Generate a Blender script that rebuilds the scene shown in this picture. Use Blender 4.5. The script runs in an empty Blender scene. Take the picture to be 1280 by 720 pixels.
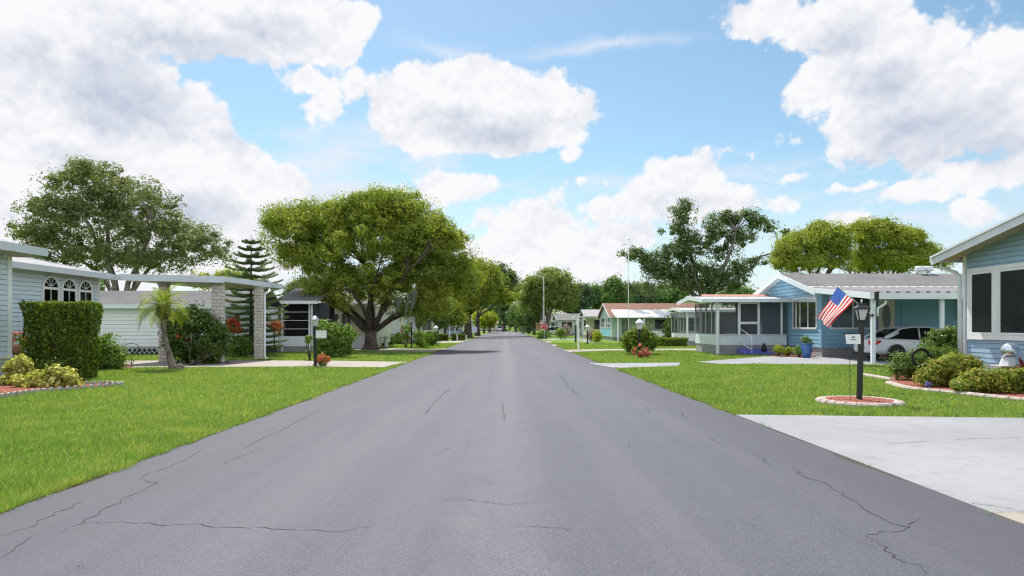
import bpy, math, random
import numpy as np
from mathutils import Vector, Matrix
R = random.Random(11)
rng = np.random.default_rng(11)
PI = math.pi
# photograph's projection: focal length in its pixels, eye height, vanishing point
F, H, CX, CY = 850.0, 1.5, 632.0, 408.0
sc = bpy.context.scene
COL = sc.collection

def gp(px, py):
    return ((px - CX) * H / (py - CY), F * H / (py - CY))
def at(px, py, Y):
    return ((px - CX) * Y / F, Y, H + (CY - py) * Y / F)

# ------------------------------------------------------------------ objects
def tag(o, label=None, cat=None, group=None, kind=None):
    if label: o['label'] = label
    if cat: o['category'] = cat
    if group: o['group'] = group
    if kind: o['kind'] = kind
    return o
def thing(name, label, cat, loc, group=None):
    o = bpy.data.objects.new(name, None)
    o.empty_display_size = 0.2
    o.location = loc
    COL.objects.link(o)
    return tag(o, label, cat, group)
def top_loc(p):
    while p.parent is not None: p = p.parent
    return Vector(p.location)
def link(name, me, parent=None, loc=None):
    o = bpy.data.objects.new(name, me)
    COL.objects.link(o)
    if parent is not None:
        o.parent = parent
        off = top_loc(parent)
    else:
        off = Vector(loc or (0, 0, 0))
        o.location = off
    if off.length > 0: me.transform(Matrix.Translation(-off))
    return o
def copy_tree(o, parent=None):
    c = o.copy(); COL.objects.link(c)
    if parent is not None: c.parent = parent
    for ch in [x for x in COL.objects if x.parent is o]:
        copy_tree(ch, c)
    return c

class MB:
    """collects faces and links them as one mesh object"""
    def __init__(s): s.v = []; s.f = []; s.m = []; s.k = 0
    def mat(s, k): s.k = k; return s
    def add(s, vs, fs):
        o = len(s.v); s.v += [tuple(p) for p in vs]
        s.f += [tuple(i + o for i in f) for f in fs]; s.m += [s.k] * len(fs); return s
    def quad(s, a, b, c, d): return s.add([a, b, c, d], [(0, 1, 2, 3)])
    def poly(s, pts): return s.add(pts, [tuple(range(len(pts)))])
    def box(s, x0, x1, y0, y1, z0, z1):
        return s.add([(x0,y0,z0),(x1,y0,z0),(x1,y1,z0),(x0,y1,z0),(x0,y0,z1),(x1,y0,z1),(x1,y1,z1),(x0,y1,z1)],
            [(3,2,1,0),(4,5,6,7),(0,1,5,4),(1,2,6,5),(2,3,7,6),(3,0,4,7)])
    def bar(s, p, q, w, h=None, up=(0,0,1)):
        h = h or w
        p, q = Vector(p), Vector(q); d = (q - p).normalized(); u = Vector(up)
        if abs(d.dot(u)) > .98: u = Vector((0, 1, 0))
        a = d.cross(u).normalized() * (w / 2); b = a.cross(d).normalized() * (h / 2)
        P = [p-a-b, p+a-b, p+a+b, p-a+b, q-a-b, q+a-b, q+a+b, q-a+b]
        return s.add(P, [(3,2,1,0),(4,5,6,7),(0,1,5,4),(1,2,6,5),(2,3,7,6),(3,0,4,7)])
    def tube(s, pts, rad, n=8, cap=True):
        pts = [Vector(p) for p in pts]
        if not hasattr(rad, '__len__'): rad = [rad] * len(pts)
        V = []; prev = None
        for i, p in enumerate(pts):
            d = (pts[min(i+1, len(pts)-1)] - pts[max(i-1, 0)])
            d = d.normalized() if d.length > 1e-9 else Vector((0,0,1))
            if prev is None:
                a = d.cross(Vector((0,0,1)) if abs(d.z) < .9 else Vector((0,1,0))).normalized()
            else:
                a = (prev - d * prev.dot(d)).normalized()
            prev = a; b = d.cross(a)
            for k in range(n):
                t = 2 * PI * k / n
                V.append(p + (a * math.cos(t) + b * math.sin(t)) * rad[i])
        fs = []
        for i in range(len(pts) - 1):
            for k in range(n):
                fs.append((i*n+k, i*n+(k+1)%n, (i+1)*n+(k+1)%n, (i+1)*n+k))
        if cap:
            fs.append(tuple(range(n-1, -1, -1))); fs.append(tuple(range((len(pts)-1)*n, len(pts)*n)))
        return s.add(V, fs)
    def lathe(s, c, prof, n=16, a0=0.0, sx=1, sy=1):
        V = []
        for r, z in prof:
            for k in range(n):
                t = a0 + 2*PI*k/n
                V.append((c[0]+r*sx*math.cos(t), c[1]+r*sy*math.sin(t), c[2]+z))
        m = len(prof); fs = []
        for i in range(m-1):
            for k in range(n):
                fs.append((i*n+k, i*n+(k+1)%n, (i+1)*n+(k+1)%n, (i+1)*n+k))
        fs.append(tuple(range(n-1,-1,-1))); fs.append(tuple(range((m-1)*n, m*n)))
        return s.add(V, fs)
    def slab(s, poly, z0, z1):
        n = len(poly)
        A = [(x,y,z0) for x,y in poly]; B = [(x,y,z1) for x,y in poly]
        return s.add(A+B, [tuple(range(n-1,-1,-1)), tuple(range(n,2*n))] + [(i,(i+1)%n,n+(i+1)%n,n+i) for i in range(n)])
    def extr(s, prof, p0, axis):
        """profile of 3D points swept by a vector"""
        n = len(prof); A = [Vector(p)+Vector(p0) for p in prof]; B = [p+Vector(axis) for p in A]
        return s.add(A+B, [tuple(range(n-1,-1,-1)), tuple(range(n,2*n))] + [(i,(i+1)%n,n+(i+1)%n,n+i) for i in range(n)])
    def build(s, name, mats, parent=None, loc=None, smooth=False, bevel=0, fix=True):
        me = bpy.data.meshes.new(name)
        me.from_pydata([tuple(p) for p in s.v], [], s.f)
        if not isinstance(mats, (list, tuple)): mats = [mats]
        for m in mats: me.materials.append(m)
        if len(mats) > 1: me.polygons.foreach_set('material_index', s.m)
        if fix:
            import bmesh
            bm = bmesh.new(); bm.from_mesh(me); bmesh.ops.recalc_face_normals(bm, faces=bm.faces); bm.to_mesh(me); bm.free()
        if smooth: me.polygons.foreach_set('use_smooth', [True]*len(me.polygons))
        o = link(name, me, parent, loc)
        if bevel:
            b = o.modifiers.new('bevel', 'BEVEL'); b.width = bevel; b.segments = 2; b.limit_method = 'ANGLE'
        return o

def np_mesh(name, V, mats, parent=None, loc=None, midx=None):
    """V: (faces, corners, 3); every face stands alone"""
    n, k = V.shape[:2]
    me = bpy.data.meshes.new(name)
    me.vertices.add(n*k); me.vertices.foreach_set('co', V.reshape(-1).astype(np.float32))
    me.loops.add(n*k); me.loops.foreach_set('vertex_index', np.arange(n*k, dtype=np.int32))
    me.polygons.add(n); me.polygons.foreach_set('loop_start', np.arange(0, n*k, k, dtype=np.int32))
    if not isinstance(mats, (list, tuple)): mats = [mats]
    for m in mats: me.materials.append(m)
    if midx is not None: me.polygons.foreach_set('material_index', midx.astype(np.int32))
    me.update(calc_edges=True)
    return link(name, me, parent, loc)

# ------------------------------------------------------------------ materials
class NT:
    def __init__(s, tree): s.t = tree; s.n = tree.nodes; s.l = tree.links
    def new(s, typ, **kw):
        n = s.n.new(typ)
        for k, v in kw.items(): setattr(n, k, v)
        return n
    def put(s, sock, v):
        if v is None: return
        if hasattr(v, 'is_linked') or isinstance(v, bpy.types.NodeSocket): s.l.new(v, sock)
        else:
            if isinstance(v, (tuple, list)) and len(v) == 3 and sock.type == 'RGBA': v = (*v, 1)
            sock.default_value = v
    def math(s, op, a, b=None, c=None, clamp=False):
        n = s.new('ShaderNodeMath', operation=op, use_clamp=clamp)
        for i, x in enumerate((a, b, c)): s.put(n.inputs[i], x)
        return n.outputs[0]
    def vmath(s, op, a, b=None, scale=None):
        n = s.new('ShaderNodeVectorMath', operation=op)
        s.put(n.inputs[0], a); s.put(n.inputs[1], b)
        if scale is not None: n.inputs['Scale'].default_value = scale
        return n.outputs['Value'] if op in ('LENGTH', 'DOT_PRODUCT') else n.outputs['Vector']
    def mix(s, f, a, b, mode='MIX'):
        n = s.new('ShaderNodeMix', data_type='RGBA', blend_type=mode)
        s.put(n.inputs[0], f); s.put(n.inputs[6], a); s.put(n.inputs[7], b)
        return n.outputs[2]
    def noise(s, vec, scale, detail=4, rough=.55, out='Fac'):
        n = s.new('ShaderNodeTexNoise'); s.put(n.inputs['Vector'], vec)
        n.inputs['Scale'].default_value = scale; n.inputs['Detail'].default_value = detail; n.inputs['Roughness'].default_value = rough
        return n.outputs[out]
    def ramp(s, v, lo, hi, a=0., b=1., smooth=True):
        n = s.new('ShaderNodeMapRange', interpolation_type='SMOOTHSTEP' if smooth else 'LINEAR')
        s.put(n.inputs['Value'], v)
        n.inputs['From Min'].default_value = lo; n.inputs['From Max'].default_value = hi
        n.inputs['To Min'].default_value = a; n.inputs['To Max'].default_value = b
        return n.outputs[0]
    def coords(s, scale=(1,1,1)):
        tc = s.new('ShaderNodeNewGeometry')
        return s.vmath('MULTIPLY', tc.outputs['Position'], scale)
    def bump(s, h, strength, dist=.01):
        n = s.new('ShaderNodeBump'); s.put(n.inputs['Height'], h)
        n.inputs['Strength'].default_value = strength; n.inputs['Distance'].default_value = dist
        return n.outputs[0]
def newmat(name):
    m = bpy.data.materials.new(name); m.use_nodes = True
    m.node_tree.nodes.clear()
    t = NT(m.node_tree); t.out = t.new('ShaderNodeOutputMaterial'); return m, t
def principled(t, col, rough, spec=.5, metal=0., normal=None, alpha=None):
    b = t.new('ShaderNodeBsdfPrincipled')
    t.put(b.inputs['Base Color'], col); t.put(b.inputs['Roughness'], rough)
    b.inputs['Specular IOR Level'].default_value = spec; b.inputs['Metallic'].default_value = metal
    if normal is not None: t.l.new(normal, b.inputs['Normal'])
    t.l.new(b.outputs[0], t.out.inputs[0]); return b
def paint(name, col, rough=.5, var=.18, scale=1.5, bump=0., spec=.4, metal=0., dirt=None, streak=False):
    m, t = newmat(name)
    p = t.coords((1,1,.25) if streak else (1,1,1))
    n1 = t.noise(p, scale, 5, .65); n2 = t.noise(t.coords(), 38, 2)
    dk = dirt or tuple(c*.62 for c in col)
    f = t.math('MULTIPLY', t.ramp(n1, .38, .75), var*2, clamp=True)
    c = t.mix(f, col, dk)
    c = t.mix(t.math('MULTIPLY', n2, var*.6), c, tuple(x*.7 for x in col))
    nrm = t.bump(n2, bump, .01) if bump else None
    principled(t, c, rough, spec, metal, nrm); return m
def foliage(name, c1, c2, trans=.4, patch=.6, gloss=.03, tip=None, tint=(1.15, 1.22, .7)):
    m, t = newmat(name)
    g = t.new('ShaderNodeNewGeometry')
    n = t.noise(g.outputs['Position'], patch, 3)
    r = t.math('ADD', t.math('MULTIPLY', g.outputs['Random Per Island'], .6), t.ramp(n, .35, .65, 0, .4))
    c = t.mix(r, c1, c2)
    if tip: c = t.mix(t.ramp(g.outputs['Random Per Island'], .86, .9), c, tip)
    d = t.new('ShaderNodeBsdfDiffuse'); t.put(d.inputs[0], c)
    tr = t.new('ShaderNodeBsdfTranslucent'); t.put(tr.inputs[0], t.mix(1., c, tint, 'MULTIPLY'))
    ms = t.new('ShaderNodeMixShader'); ms.inputs[0].default_value = trans
    t.l.new(d.outputs[0], ms.inputs[1]); t.l.new(tr.outputs[0], ms.inputs[2])
    gl = t.new('ShaderNodeBsdfGlossy'); gl.inputs['Roughness'].default_value = .5
    gl.inputs[0].default_value = (.7, .72, .5, 1)
    m2 = t.new('ShaderNodeMixShader'); m2.inputs[0].default_value = gloss
    t.l.new(ms.outputs[0], m2.inputs[1]); t.l.new(gl.outputs[0], m2.inputs[2])
    t.l.new(m2.outputs[0], t.out.inputs[0]); return m
def brick(name, c1, c2, mortar, w, h, rough=.9, msize=.012):
    m, t = newmat(name)
    g = t.new('ShaderNodeNewGeometry'); sp = t.new('ShaderNodeSeparateXYZ'); t.l.new(g.outputs['Position'], sp.inputs[0])
    cb = t.new('ShaderNodeCombineXYZ'); t.l.new(t.math('ADD', sp.outputs[0], sp.outputs[1]), cb.inputs[0]); t.l.new(sp.outputs[2], cb.inputs[1])
    b = t.new('ShaderNodeTexBrick'); t.l.new(cb.outputs[0], b.inputs['Vector'])
    for k, v in (('Color1', c1), ('Color2', c2), ('Mortar', mortar)): b.inputs[k].default_value = (*v, 1)
    b.inputs['Scale'].default_value = 1; b.inputs['Brick Width'].default_value = w; b.inputs['Row Height'].default_value = h
    b.inputs['Mortar Size'].default_value = msize; b.inputs['Mortar Smooth'].default_value = .2
    n = t.noise(g.outputs['Position'], 9, 5, .7)
    c = t.mix(t.ramp(n, .35, .7, 0, .45), b.outputs['Color'], tuple(x*.55 for x in c1))
    hgt = t.math('ADD', t.math('MULTIPLY', b.outputs['Fac'], -1.), t.math('MULTIPLY', n, .4))
    principled(t, c, rough, .2, 0, t.bump(hgt, .8, .012)); return m
def shingle(name, c1, c2, axis_row='z', w=.33, h=.05):
    """rows follow height along the slope"""
    m, t = newmat(name)
    g = t.new('ShaderNodeNewGeometry'); sp = t.new('ShaderNodeSeparateXYZ'); t.l.new(g.outputs['Position'], sp.inputs[0])
    cb = t.new('ShaderNodeCombineXYZ'); t.l.new(t.math('ADD', sp.outputs[0], sp.outputs[1]), cb.inputs[0]); t.l.new(sp.outputs[2], cb.inputs[1])
    b = t.new('ShaderNodeTexBrick'); t.l.new(cb.outputs[0], b.inputs['Vector'])
    b.inputs['Color1'].default_value = (*c1, 1); b.inputs['Color2'].default_value = (*c2, 1); b.inputs['Mortar'].default_value = (*[x*.6 for x in c1], 1)
    b.inputs['Scale'].default_value = 1; b.inputs['Brick Width'].default_value = w; b.inputs['Row Height'].default_value = h; b.inputs['Mortar Size'].default_value = .006
    n = t.noise(g.outputs['Position'], 1.2, 6, .7); n2 = t.noise(g.outputs['Position'], 60, 2)
    c = t.mix(t.ramp(n, .35, .7, 0, .5), b.outputs['Color'], tuple(x*.65 for x in c2))
    c = t.mix(t.math('MULTIPLY', n2, .35), c, tuple(x*1.4 for x in c1))
    principled(t, c, .95, .15, 0, t.bump(t.math('ADD', n2, b.outputs['Fac']), .5, .01)); return m

M = {}
def mats():
    M['siding_blue'] = paint('blue_siding', (.24, .45, .60), .5, .1, 2)
    M['siding_slate'] = paint('slate_blue_siding', (.31, .45, .60), .5, .1, 2)
    M['siding_pale'] = paint('pale_blue_siding', (.62, .70, .79), .5, .1, 2)
    M['siding_white'] = paint('white_siding', (.84, .84, .88), .5, .08, 1.5)
    M['siding_mint'] = paint('mint_siding', (.52, .66, .60), .5, .12, 1.5)
    M['turquoise'] = paint('turquoise_panel', (.22, .55, .62), .5, .1)
    M['cream'] = paint('cream_siding', (.66, .63, .52), .55, .12)
    M['greywall'] = paint('grey_siding', (.55, .57, .60), .55, .12)
    M['white'] = paint('white_trim', (.80, .81, .83), .4, .14, 2.5, streak=True)
    M['whitemetal'] = paint('white_metal', (.70, .71, .72), .75, .2, 1.2, spec=.15, streak=True, dirt=(.42,.42,.42))
    M['fascia'] = paint('white_fascia', (.66, .69, .74), .4, .22, 1.3, dirt=(.36,.37,.38))
    M['mintpaint'] = paint('mint_paint', (.70, .76, .78), .45, .12, 2)
    M['soffit'] = paint('soffit', (.42, .39, .345), .6, .15)
    M['roofmetal'] = paint('weathered_roof', (.165, .162, .163), .9, .42, .7, dirt=(.115,.11,.108), bump=.2, spec=.1)
    M['awning'] = paint('corrugated_awning', (.26, .25, .256), .8, .4, .9, dirt=(.16,.15,.155), spec=.12)
    M['awningwhite'] = paint('bright_awning', (.80, .81, .82), .85, .05, spec=.1)
    M['shingle_grey'] = shingle('grey_shingle', (.36, .35, .35), (.27, .26, .27))
    M['shingle_brown'] = shingle('brown_shingle', (.25, .145, .11), (.20, .115, .09))
    M['block_grey'] = brick('grey_block', (.42,.41,.40), (.34,.33,.33), (.20,.19,.18), .40, .13)
    M['column_brick'] = brick('pale_brick', (.70,.64,.58), (.60,.545,.50), (.28,.245,.215), .30, .145)
    M['skirt_white'] = brick('white_block', (.62,.62,.62), (.55,.55,.56), (.36,.35,.35), .40, .14)
    M['black'] = paint('black_metal', (.018, .018, .019), .45, .2, 4)
    M['darkgrey'] = paint('dark_grey', (.05, .052, .06), .6, .15)
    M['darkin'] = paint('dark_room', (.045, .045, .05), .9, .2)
    M['greyroom'] = paint('grey_room', (.30, .31, .32), .9, .15)
    M['curtain'] = paint('curtain', (.62, .63, .63), .9, .3, 6, streak=True)
    M['blind'] = paint('blind', (.22, .24, .24), .8, .3, 9, streak=True)
    M['redshutter'] = paint('red_shutter', (.17, .05, .045), .5, .15)
    M['bluepaint'] = paint('blue_step_paint', (.13, .15, .50), .5, .3, 3, dirt=(.2,.2,.42))
    M['bluepot'] = paint('blue_glaze', (.05, .16, .40), .18, .3, 3, spec=.6)
    M['terracotta'] = paint('terracotta', (.42, .22, .15), .8, .25, 5)
    M['curb'] = paint('stamped_curb', (.40, .345, .31), .9, .45, 6, bump=.5, dirt=(.24,.20,.175))
    M['concrete_pale'] = None
    M['steel'] = paint('steel', (.55, .56, .58), .3, .1, metal=.8)
    M['carsilver'] = paint('silver_car_paint', (.66, .68, .71), .22, .04, spec=.6)
    M['carwhite'] = paint('white_car_paint', (.78, .78, .79), .2, .03, spec=.6)
    M['carblue'] = paint('pale_blue_car_paint', (.36, .48, .62), .2, .03, spec=.6)
    M['window_mesh'] = paint('window_mesh', (.085, .085, .095), .6, .25, 3)
    M['tyre'] = paint('rubber', (.02, .02, .02), .85, .2)
    M['redlamp'] = paint('red_lens', (.55, .03, .025), .15, .05, spec=.6)
    M['stopred'] = paint('sign_red', (.60, .045, .04), .4, .06)
    M['flagred'] = foliage('flag_red', (.62, .04, .055), (.66, .05, .06), .4, 4, .0, None, (1,1,1))
    M['flagwhite'] = foliage('flag_white', (.80, .80, .80), (.84, .83, .82), .4, 4, .0, None, (1,1,1))
    M['flagblue'] = foliage('flag_blue', (.04, .11, .46), (.05, .13, .50), .4, 4, .0, None, (1,1,1))
    M['ink'] = paint('ink', (.06, .06, .08), .7, .1)
    M['orange_roof'] = paint('rusty_strip', (.42, .20, .15), .8, .3)
    # glass, screens, lantern panes
    m, t = newmat('window_glass')
    gl = t.new('ShaderNodeBsdfGlossy'); gl.inputs['Roughness'].default_value = .03
    tr = t.new('ShaderNodeBsdfTransparent'); tr.inputs[0].default_value = (.86, .88, .89, 1)
    fr = t.new('ShaderNodeFresnel'); fr.inputs[0].default_value = 1.5
    ms = t.new('ShaderNodeMixShader'); t.l.new(fr.outputs[0], ms.inputs[0]); t.l.new(tr.outputs[0], ms.inputs[1]); t.l.new(gl.outputs[0], ms.inputs[2])
    t.l.new(ms.outputs[0], t.out.inputs[0]); M['glass'] = m
    def screen(name, op, col):
        m, t = newmat(name)
        d = t.new('ShaderNodeBsdfDiffuse'); d.inputs[0].default_value = (*col, 1)
        tr = t.new('ShaderNodeBsdfTransparent')
        ms = t.new('ShaderNodeMixShader'); ms.inputs[0].default_value = op
        t.l.new(tr.outputs[0], ms.inputs[1]); t.l.new(d.outputs[0], ms.inputs[2]); t.l.new(ms.outputs[0], t.out.inputs[0]); return m
    M['screen'] = screen('insect_screen', .42, (.12, .125, .135))
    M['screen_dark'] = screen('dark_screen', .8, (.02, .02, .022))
    m, t = newmat('frosted_pane')
    d = t.new('ShaderNodeBsdfDiffuse'); d.inputs[0].default_value = (.80, .80, .84, 1)
    tr = t.new('ShaderNodeBsdfTranslucent'); tr.inputs[0].default_value = (.8, .8, .82, 1)
    ms = t.new('ShaderNodeMixShader'); ms.inputs[0].default_value = .5
    t.l.new(d.outputs[0], ms.inputs[1]); t.l.new(tr.outputs[0], ms.inputs[2])
    g2 = t.new('ShaderNodeBsdfGlossy'); g2.inputs['Roughness'].default_value = .2
    m2 = t.new('ShaderNodeMixShader'); m2.inputs[0].default_value = .08
    t.l.new(ms.outputs[0], m2.inputs[1]); t.l.new(g2.outputs[0], m2.inputs[2]); t.l.new(m2.outputs[0], t.out.inputs[0]); M['frosted'] = m
    m, t = newmat('crackled_ball_glass')
    g = t.new('ShaderNodeNewGeometry'); v = t.new('ShaderNodeTexVoronoi'); v.feature = 'DISTANCE_TO_EDGE'; v.inputs['Scale'].default_value = 22
    t.l.new(g.outputs['Position'], v.inputs['Vector'])
    principled(t, (.62, .66, .70), .12, .6, .75, t.bump(v.outputs['Distance'], .5, .01)); M['ball'] = m
    # asphalt
    m, t = newmat('sealed_asphalt')
    p = t.coords()
    big = t.noise(p, .22, 5, .6); mid = t.noise(p, 1.3, 6, .65); fine = t.noise(p, 95, 3, .7); lane = t.noise(t.coords((1.3, .035, 1)), 1.0, 4, .6)
    band = t.noise(t.coords((.05, .7, 1)), 1.0, 4, .6)
    c = t.mix(t.ramp(big, .3, .7), (.058, .060, .076), (.064, .066, .083))
    c = t.mix(t.ramp(mid, .4, .75, 0, .22), c, (.068, .067, .078))
    g2 = t.noise(p, 34, 4, .75); c = t.mix(t.ramp(g2, .5, .72, 0, .45), c, (.122, .124, .142)); c = t.mix(t.ramp(g2, .48, .3, 0, .4), c, (.052, .052, .062))
    c = t.mix(t.ramp(lane, .42, .66, 0, .3), c, (.118, .117, .128))
    c = t.mix(t.ramp(band, .5, .72, 0, .05), c, (.118, .117, .126))
    c = t.mix(t.ramp(fine, .45, .75, 0, .5), c, (.19, .19, .20))
    c = t.mix(t.ramp(fine, .5, .3, 0, .45), c, (.045, .045, .052))
    # the road's worn middle and alligator cracking near its left edge
    sp = t.new('ShaderNodeSeparateXYZ'); t.l.new(p, sp.inputs[0])
    mid_w = t.ramp(t.math('ABSOLUTE', t.math('ADD', sp.outputs[0], t.math('MULTIPLY', t.math('SUBTRACT', mid, .5), .8))), .55, .05)
    c = t.mix(t.math('MULTIPLY', mid_w, t.ramp(fine, .35, .6, .05, .38)), c, (.17, .168, .178))
    c = t.mix(t.ramp(t.math('ADD', t.math('ABSOLUTE', sp.outputs[0]), t.math('MULTIPLY', t.math('SUBTRACT', mid, .5), .7)), 1.9, 3.9, 0, .6), c, (.052, .051, .062))
    vo = t.new('ShaderNodeTexVoronoi'); vo.feature = 'DISTANCE_TO_EDGE'; vo.inputs['Scale'].default_value = 2.1
    wp = t.vmath('ADD', p, t.vmath('SCALE', t.noise(p, 3., 4, .6, 'Color'), None, .55)); t.l.new(wp, vo.inputs['Vector'])
    edge = t.math('MULTIPLY', t.ramp(vo.outputs['Distance'], .017, .004), t.ramp(t.math('ABSOLUTE', sp.outputs[0]), 2.6, 3.7))
    edge = t.math('MULTIPLY', edge, t.ramp(t.noise(p, .8, 2), .5, .62))
    c = t.mix(t.math('MULTIPLY', edge, .7), c, (.045, .045, .05))
    principled(t, c, .76, .3, 0, t.bump(fine, .35, .006)); M['asphalt'] = m
    M['crack'] = paint('crack', (.036, .035, .039), .95, .2)
    # concrete
    def concrete(name, c1, c2, stain):
        m, t = newmat(name); p = t.coords()
        a = t.noise(p, .5, 6, .65); b = t.noise(p, 5, 5, .7); f = t.noise(p, 120, 2); s = t.noise(t.coords((.25, 2.0, 1)), 1.2, 5, .7)
        c = t.mix(t.ramp(a, .35, .65), c1, c2); c = t.mix(t.ramp(b, .48, .75, 0, .45), c, stain)
        c = t.mix(t.ramp(s, .52, .75, 0, .3), c, stain); c = t.mix(t.ramp(f, .55, .7, 0, .25), c, tuple(x*.6 for x in c1))
        principled(t, c, .85, .25, 0, t.bump(f, .2, .004)); return m
    M['concrete'] = concrete('concrete', (.265, .267, .278), (.222, .226, .238), (.155, .152, .155))
    M['concrete_warm'] = concrete('warm_concrete', (.31, .268, .232), (.27, .238, .208), (.20, .17, .15))
    # mulch
    m, t = newmat('red_mulch'); p = t.coords((1, 1.6, 1))
    v = t.new('ShaderNodeTexVoronoi'); v.inputs['Scale'].default_value = 34; t.l.new(p, v.inputs['Vector'])
    sx = t.new('ShaderNodeSeparateColor'); t.l.new(v.outputs['Color'], sx.inputs[0])
    c = t.mix(sx.outputs[0], (.15, .026, .018), (.36, .085, .05)); c = t.mix(t.ramp(sx.outputs[1], .8, .9), c, (.52, .33, .24))
    principled(t, c, .9, .2, 0, t.bump(v.outputs['Distance'], 1, .03)); M['mulch'] = m
    # lawn sheet
    m, t = newmat('lawn'); p = t.coords()
    a = t.noise(p, .16, 4, .6); b = t.noise(p, 1.6, 5, .65); f = t.noise(t.coords((1, .55, 1)), 26, 3, .7)
    c = t.mix(t.ramp(a, .35, .65), (.12, .22, .016), (.18, .27, .026)); c = t.mix(t.ramp(b, .45, .75, 0, .6), c, (.21, .28, .045))
    c = t.mix(t.ramp(f, .42, .62, 0, .8), c, (.05, .10, .010)); c = t.mix(t.ramp(f, .6, .75, 0, .5), c, (.30, .38, .07))
    principled(t, c, .9, .15, 0, t.bump(f, .9, .05)); M['lawn'] = m
    # grass blades
    m, t = newmat('grass_blade'); g = t.new('ShaderNodeNewGeometry'); p = g.outputs['Position']
    a = t.noise(p, .18, 4, .6); b = t.noise(p, 1.5, 4, .65); r = g.outputs['Random Per Island']
    c = t.mix(t.ramp(a, .35, .65), (.122, .240, .034), (.185, .300, .052)); c = t.mix(t.ramp(b, .42, .7, 0, .6), c, (.36, .40, .09)); c = t.mix(t.ramp(t.noise(p, .75, 5, .7), .60, .74, 0, .5), c, (.34, .30, .12))
    c = t.mix(t.ramp(r, .35, 1, 0, .72, False), c, (.055, .12, .012)); c = t.mix(t.ramp(r, .90, .92, 0, .75), c, (.56, .58, .26)); c = t.mix(t.ramp(r, .06, .04, 0, .6), c, (.46, .40, .20))  # the pale yellow-white blades are specular flecks painted into the colour
    d = t.new('ShaderNodeBsdfDiffuse'); t.put(d.inputs[0], c); tr = t.new('ShaderNodeBsdfTranslucent'); t.put(tr.inputs[0], t.mix(1., c, (1.25, 1.25, .6), 'MULTIPLY'))
    ms = t.new('ShaderNodeMixShader'); ms.inputs[0].default_value = .5; t.l.new(d.outputs[0], ms.inputs[1]); t.l.new(tr.outputs[0], ms.inputs[2])
    gl = t.new('ShaderNodeBsdfGlossy'); gl.inputs['Roughness'].default_value = .4
    m2 = t.new('ShaderNodeMixShader'); m2.inputs[0].default_value = .05; t.l.new(ms.outputs[0], m2.inputs[1]); t.l.new(gl.outputs[0], m2.inputs[2])
    t.l.new(m2.outputs[0], t.out.inputs[0]); M['blade'] = m
    # bark
    def bark(name, c1, c2):
        m, t = newmat(name); p = t.coords((1, 1, .22)); n = t.noise(p, 16, 6, .7); k = t.noise(t.coords(), 1.6, 3)
        c = t.mix(t.ramp(n, .35, .65), c1, c2); c = t.mix(t.ramp(k, .5, .7, 0, .5), c, tuple(x*1.5 for x in c2))
        principled(t, c, .95, .15, 0, t.bump(n, 1, .05)); return m
    M['bark'] = bark('bark', (.045, .034, .026), (.13, .105, .085))
    M['bark_grey'] = bark('grey_bark', (.10, .085, .07), (.26, .23, .20))
    M['palmbark'] = bark('palm_bark', (.12, .09, .07), (.27, .235, .20))
    M['palmboot'] = bark('palm_boot', (.05, .025, .02), (.16, .08, .06))
    # leaves
    M['f_main'] = foliage('camphor_leaf', (.145, .215, .028), (.40, .43, .066), .46, .5)
    M['f_oak'] = foliage('oak_leaf', (.115, .150, .055), (.25, .275, .115), .42, .5, .04)
    M['f_dark'] = foliage('dark_leaf', (.070, .125, .042), (.175, .235, .080), .40, .5, .04)
    M['f_yellow'] = foliage('yellow_green_leaf', (.165, .23, .030), (.43, .455, .070), .46, .4)
    M['f_street'] = foliage('street_tree_leaf', (.135, .19, .045), (.32, .37, .095), .44, .4)
    M['f_bright'] = foliage('bright_leaf', (.24, .32, .02), (.42, .44, .04), .5, .4)
    M['f_far'] = foliage('far_leaf', (.090, .175, .055), (.18, .265, .085), .42, .15)
    M['f_fardark'] = foliage('far_dark_leaf', (.060, .115, .066), (.115, .18, .095), .38, .15)
    M['f_pine'] = foliage('norfolk_needle', (.075, .13, .062), (.18, .25, .11), .36, 1.)
    M['f_palm'] = foliage('palm_leaflet', (.13, .20, .02), (.34, .37, .06), .45, 1.5)
    M['f_hedge'] = foliage('hedge_leaf', (.065, .115, .012), (.165, .225, .026), .40, 1.2, .03, tip=(.36, .41, .05))
    M['f_shrub'] = foliage('shrub_leaf', (.090, .18, .026), (.21, .31, .05), .42, 1.2, .04)
    M['f_shrubdark'] = foliage('dark_shrub_leaf', (.045, .10, .018), (.12, .19, .036), .36, 1.2, .04)
    M['f_varieg'] = foliage('variegated_leaf', (.24, .29, .05), (.66, .60, .16), .4, 3, tip=(.78, .72, .30))
    M['f_juniper'] = foliage('juniper_spray', (.070, .145, .028), (.165, .25, .055), .33, 1.5)
    M['f_ixora'] = foliage('bronze_green_leaf', (.13, .215, .025), (.36, .38, .055), .42, 2.5, .04, tip=(.42, .24, .06))
    M['f_red'] = foliage('red_flower', (.50, .045, .03), (.62, .13, .06), .25, 4, .03)
    M['f_orange'] = foliage('orange_flower', (.60, .16, .06), (.66, .24, .12), .25, 4, .03)
    M['f_pink'] = foliage('pink_flower', (.58, .06, .09), (.72, .30, .22), .25, 4, .03)
    M['f_cordyline'] = foliage('maroon_leaf', (.09, .015, .025), (.18, .03, .05), .3, 4)
    M['f_purple'] = foliage('plume_grass', (.24, .20, .19), (.36, .31, .28), .4, 2, .02)
    M['moss'] = foliage('spanish_moss', (.20, .22, .17), (.28, .29, .23), .3, 2, .02)
mats()
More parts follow.
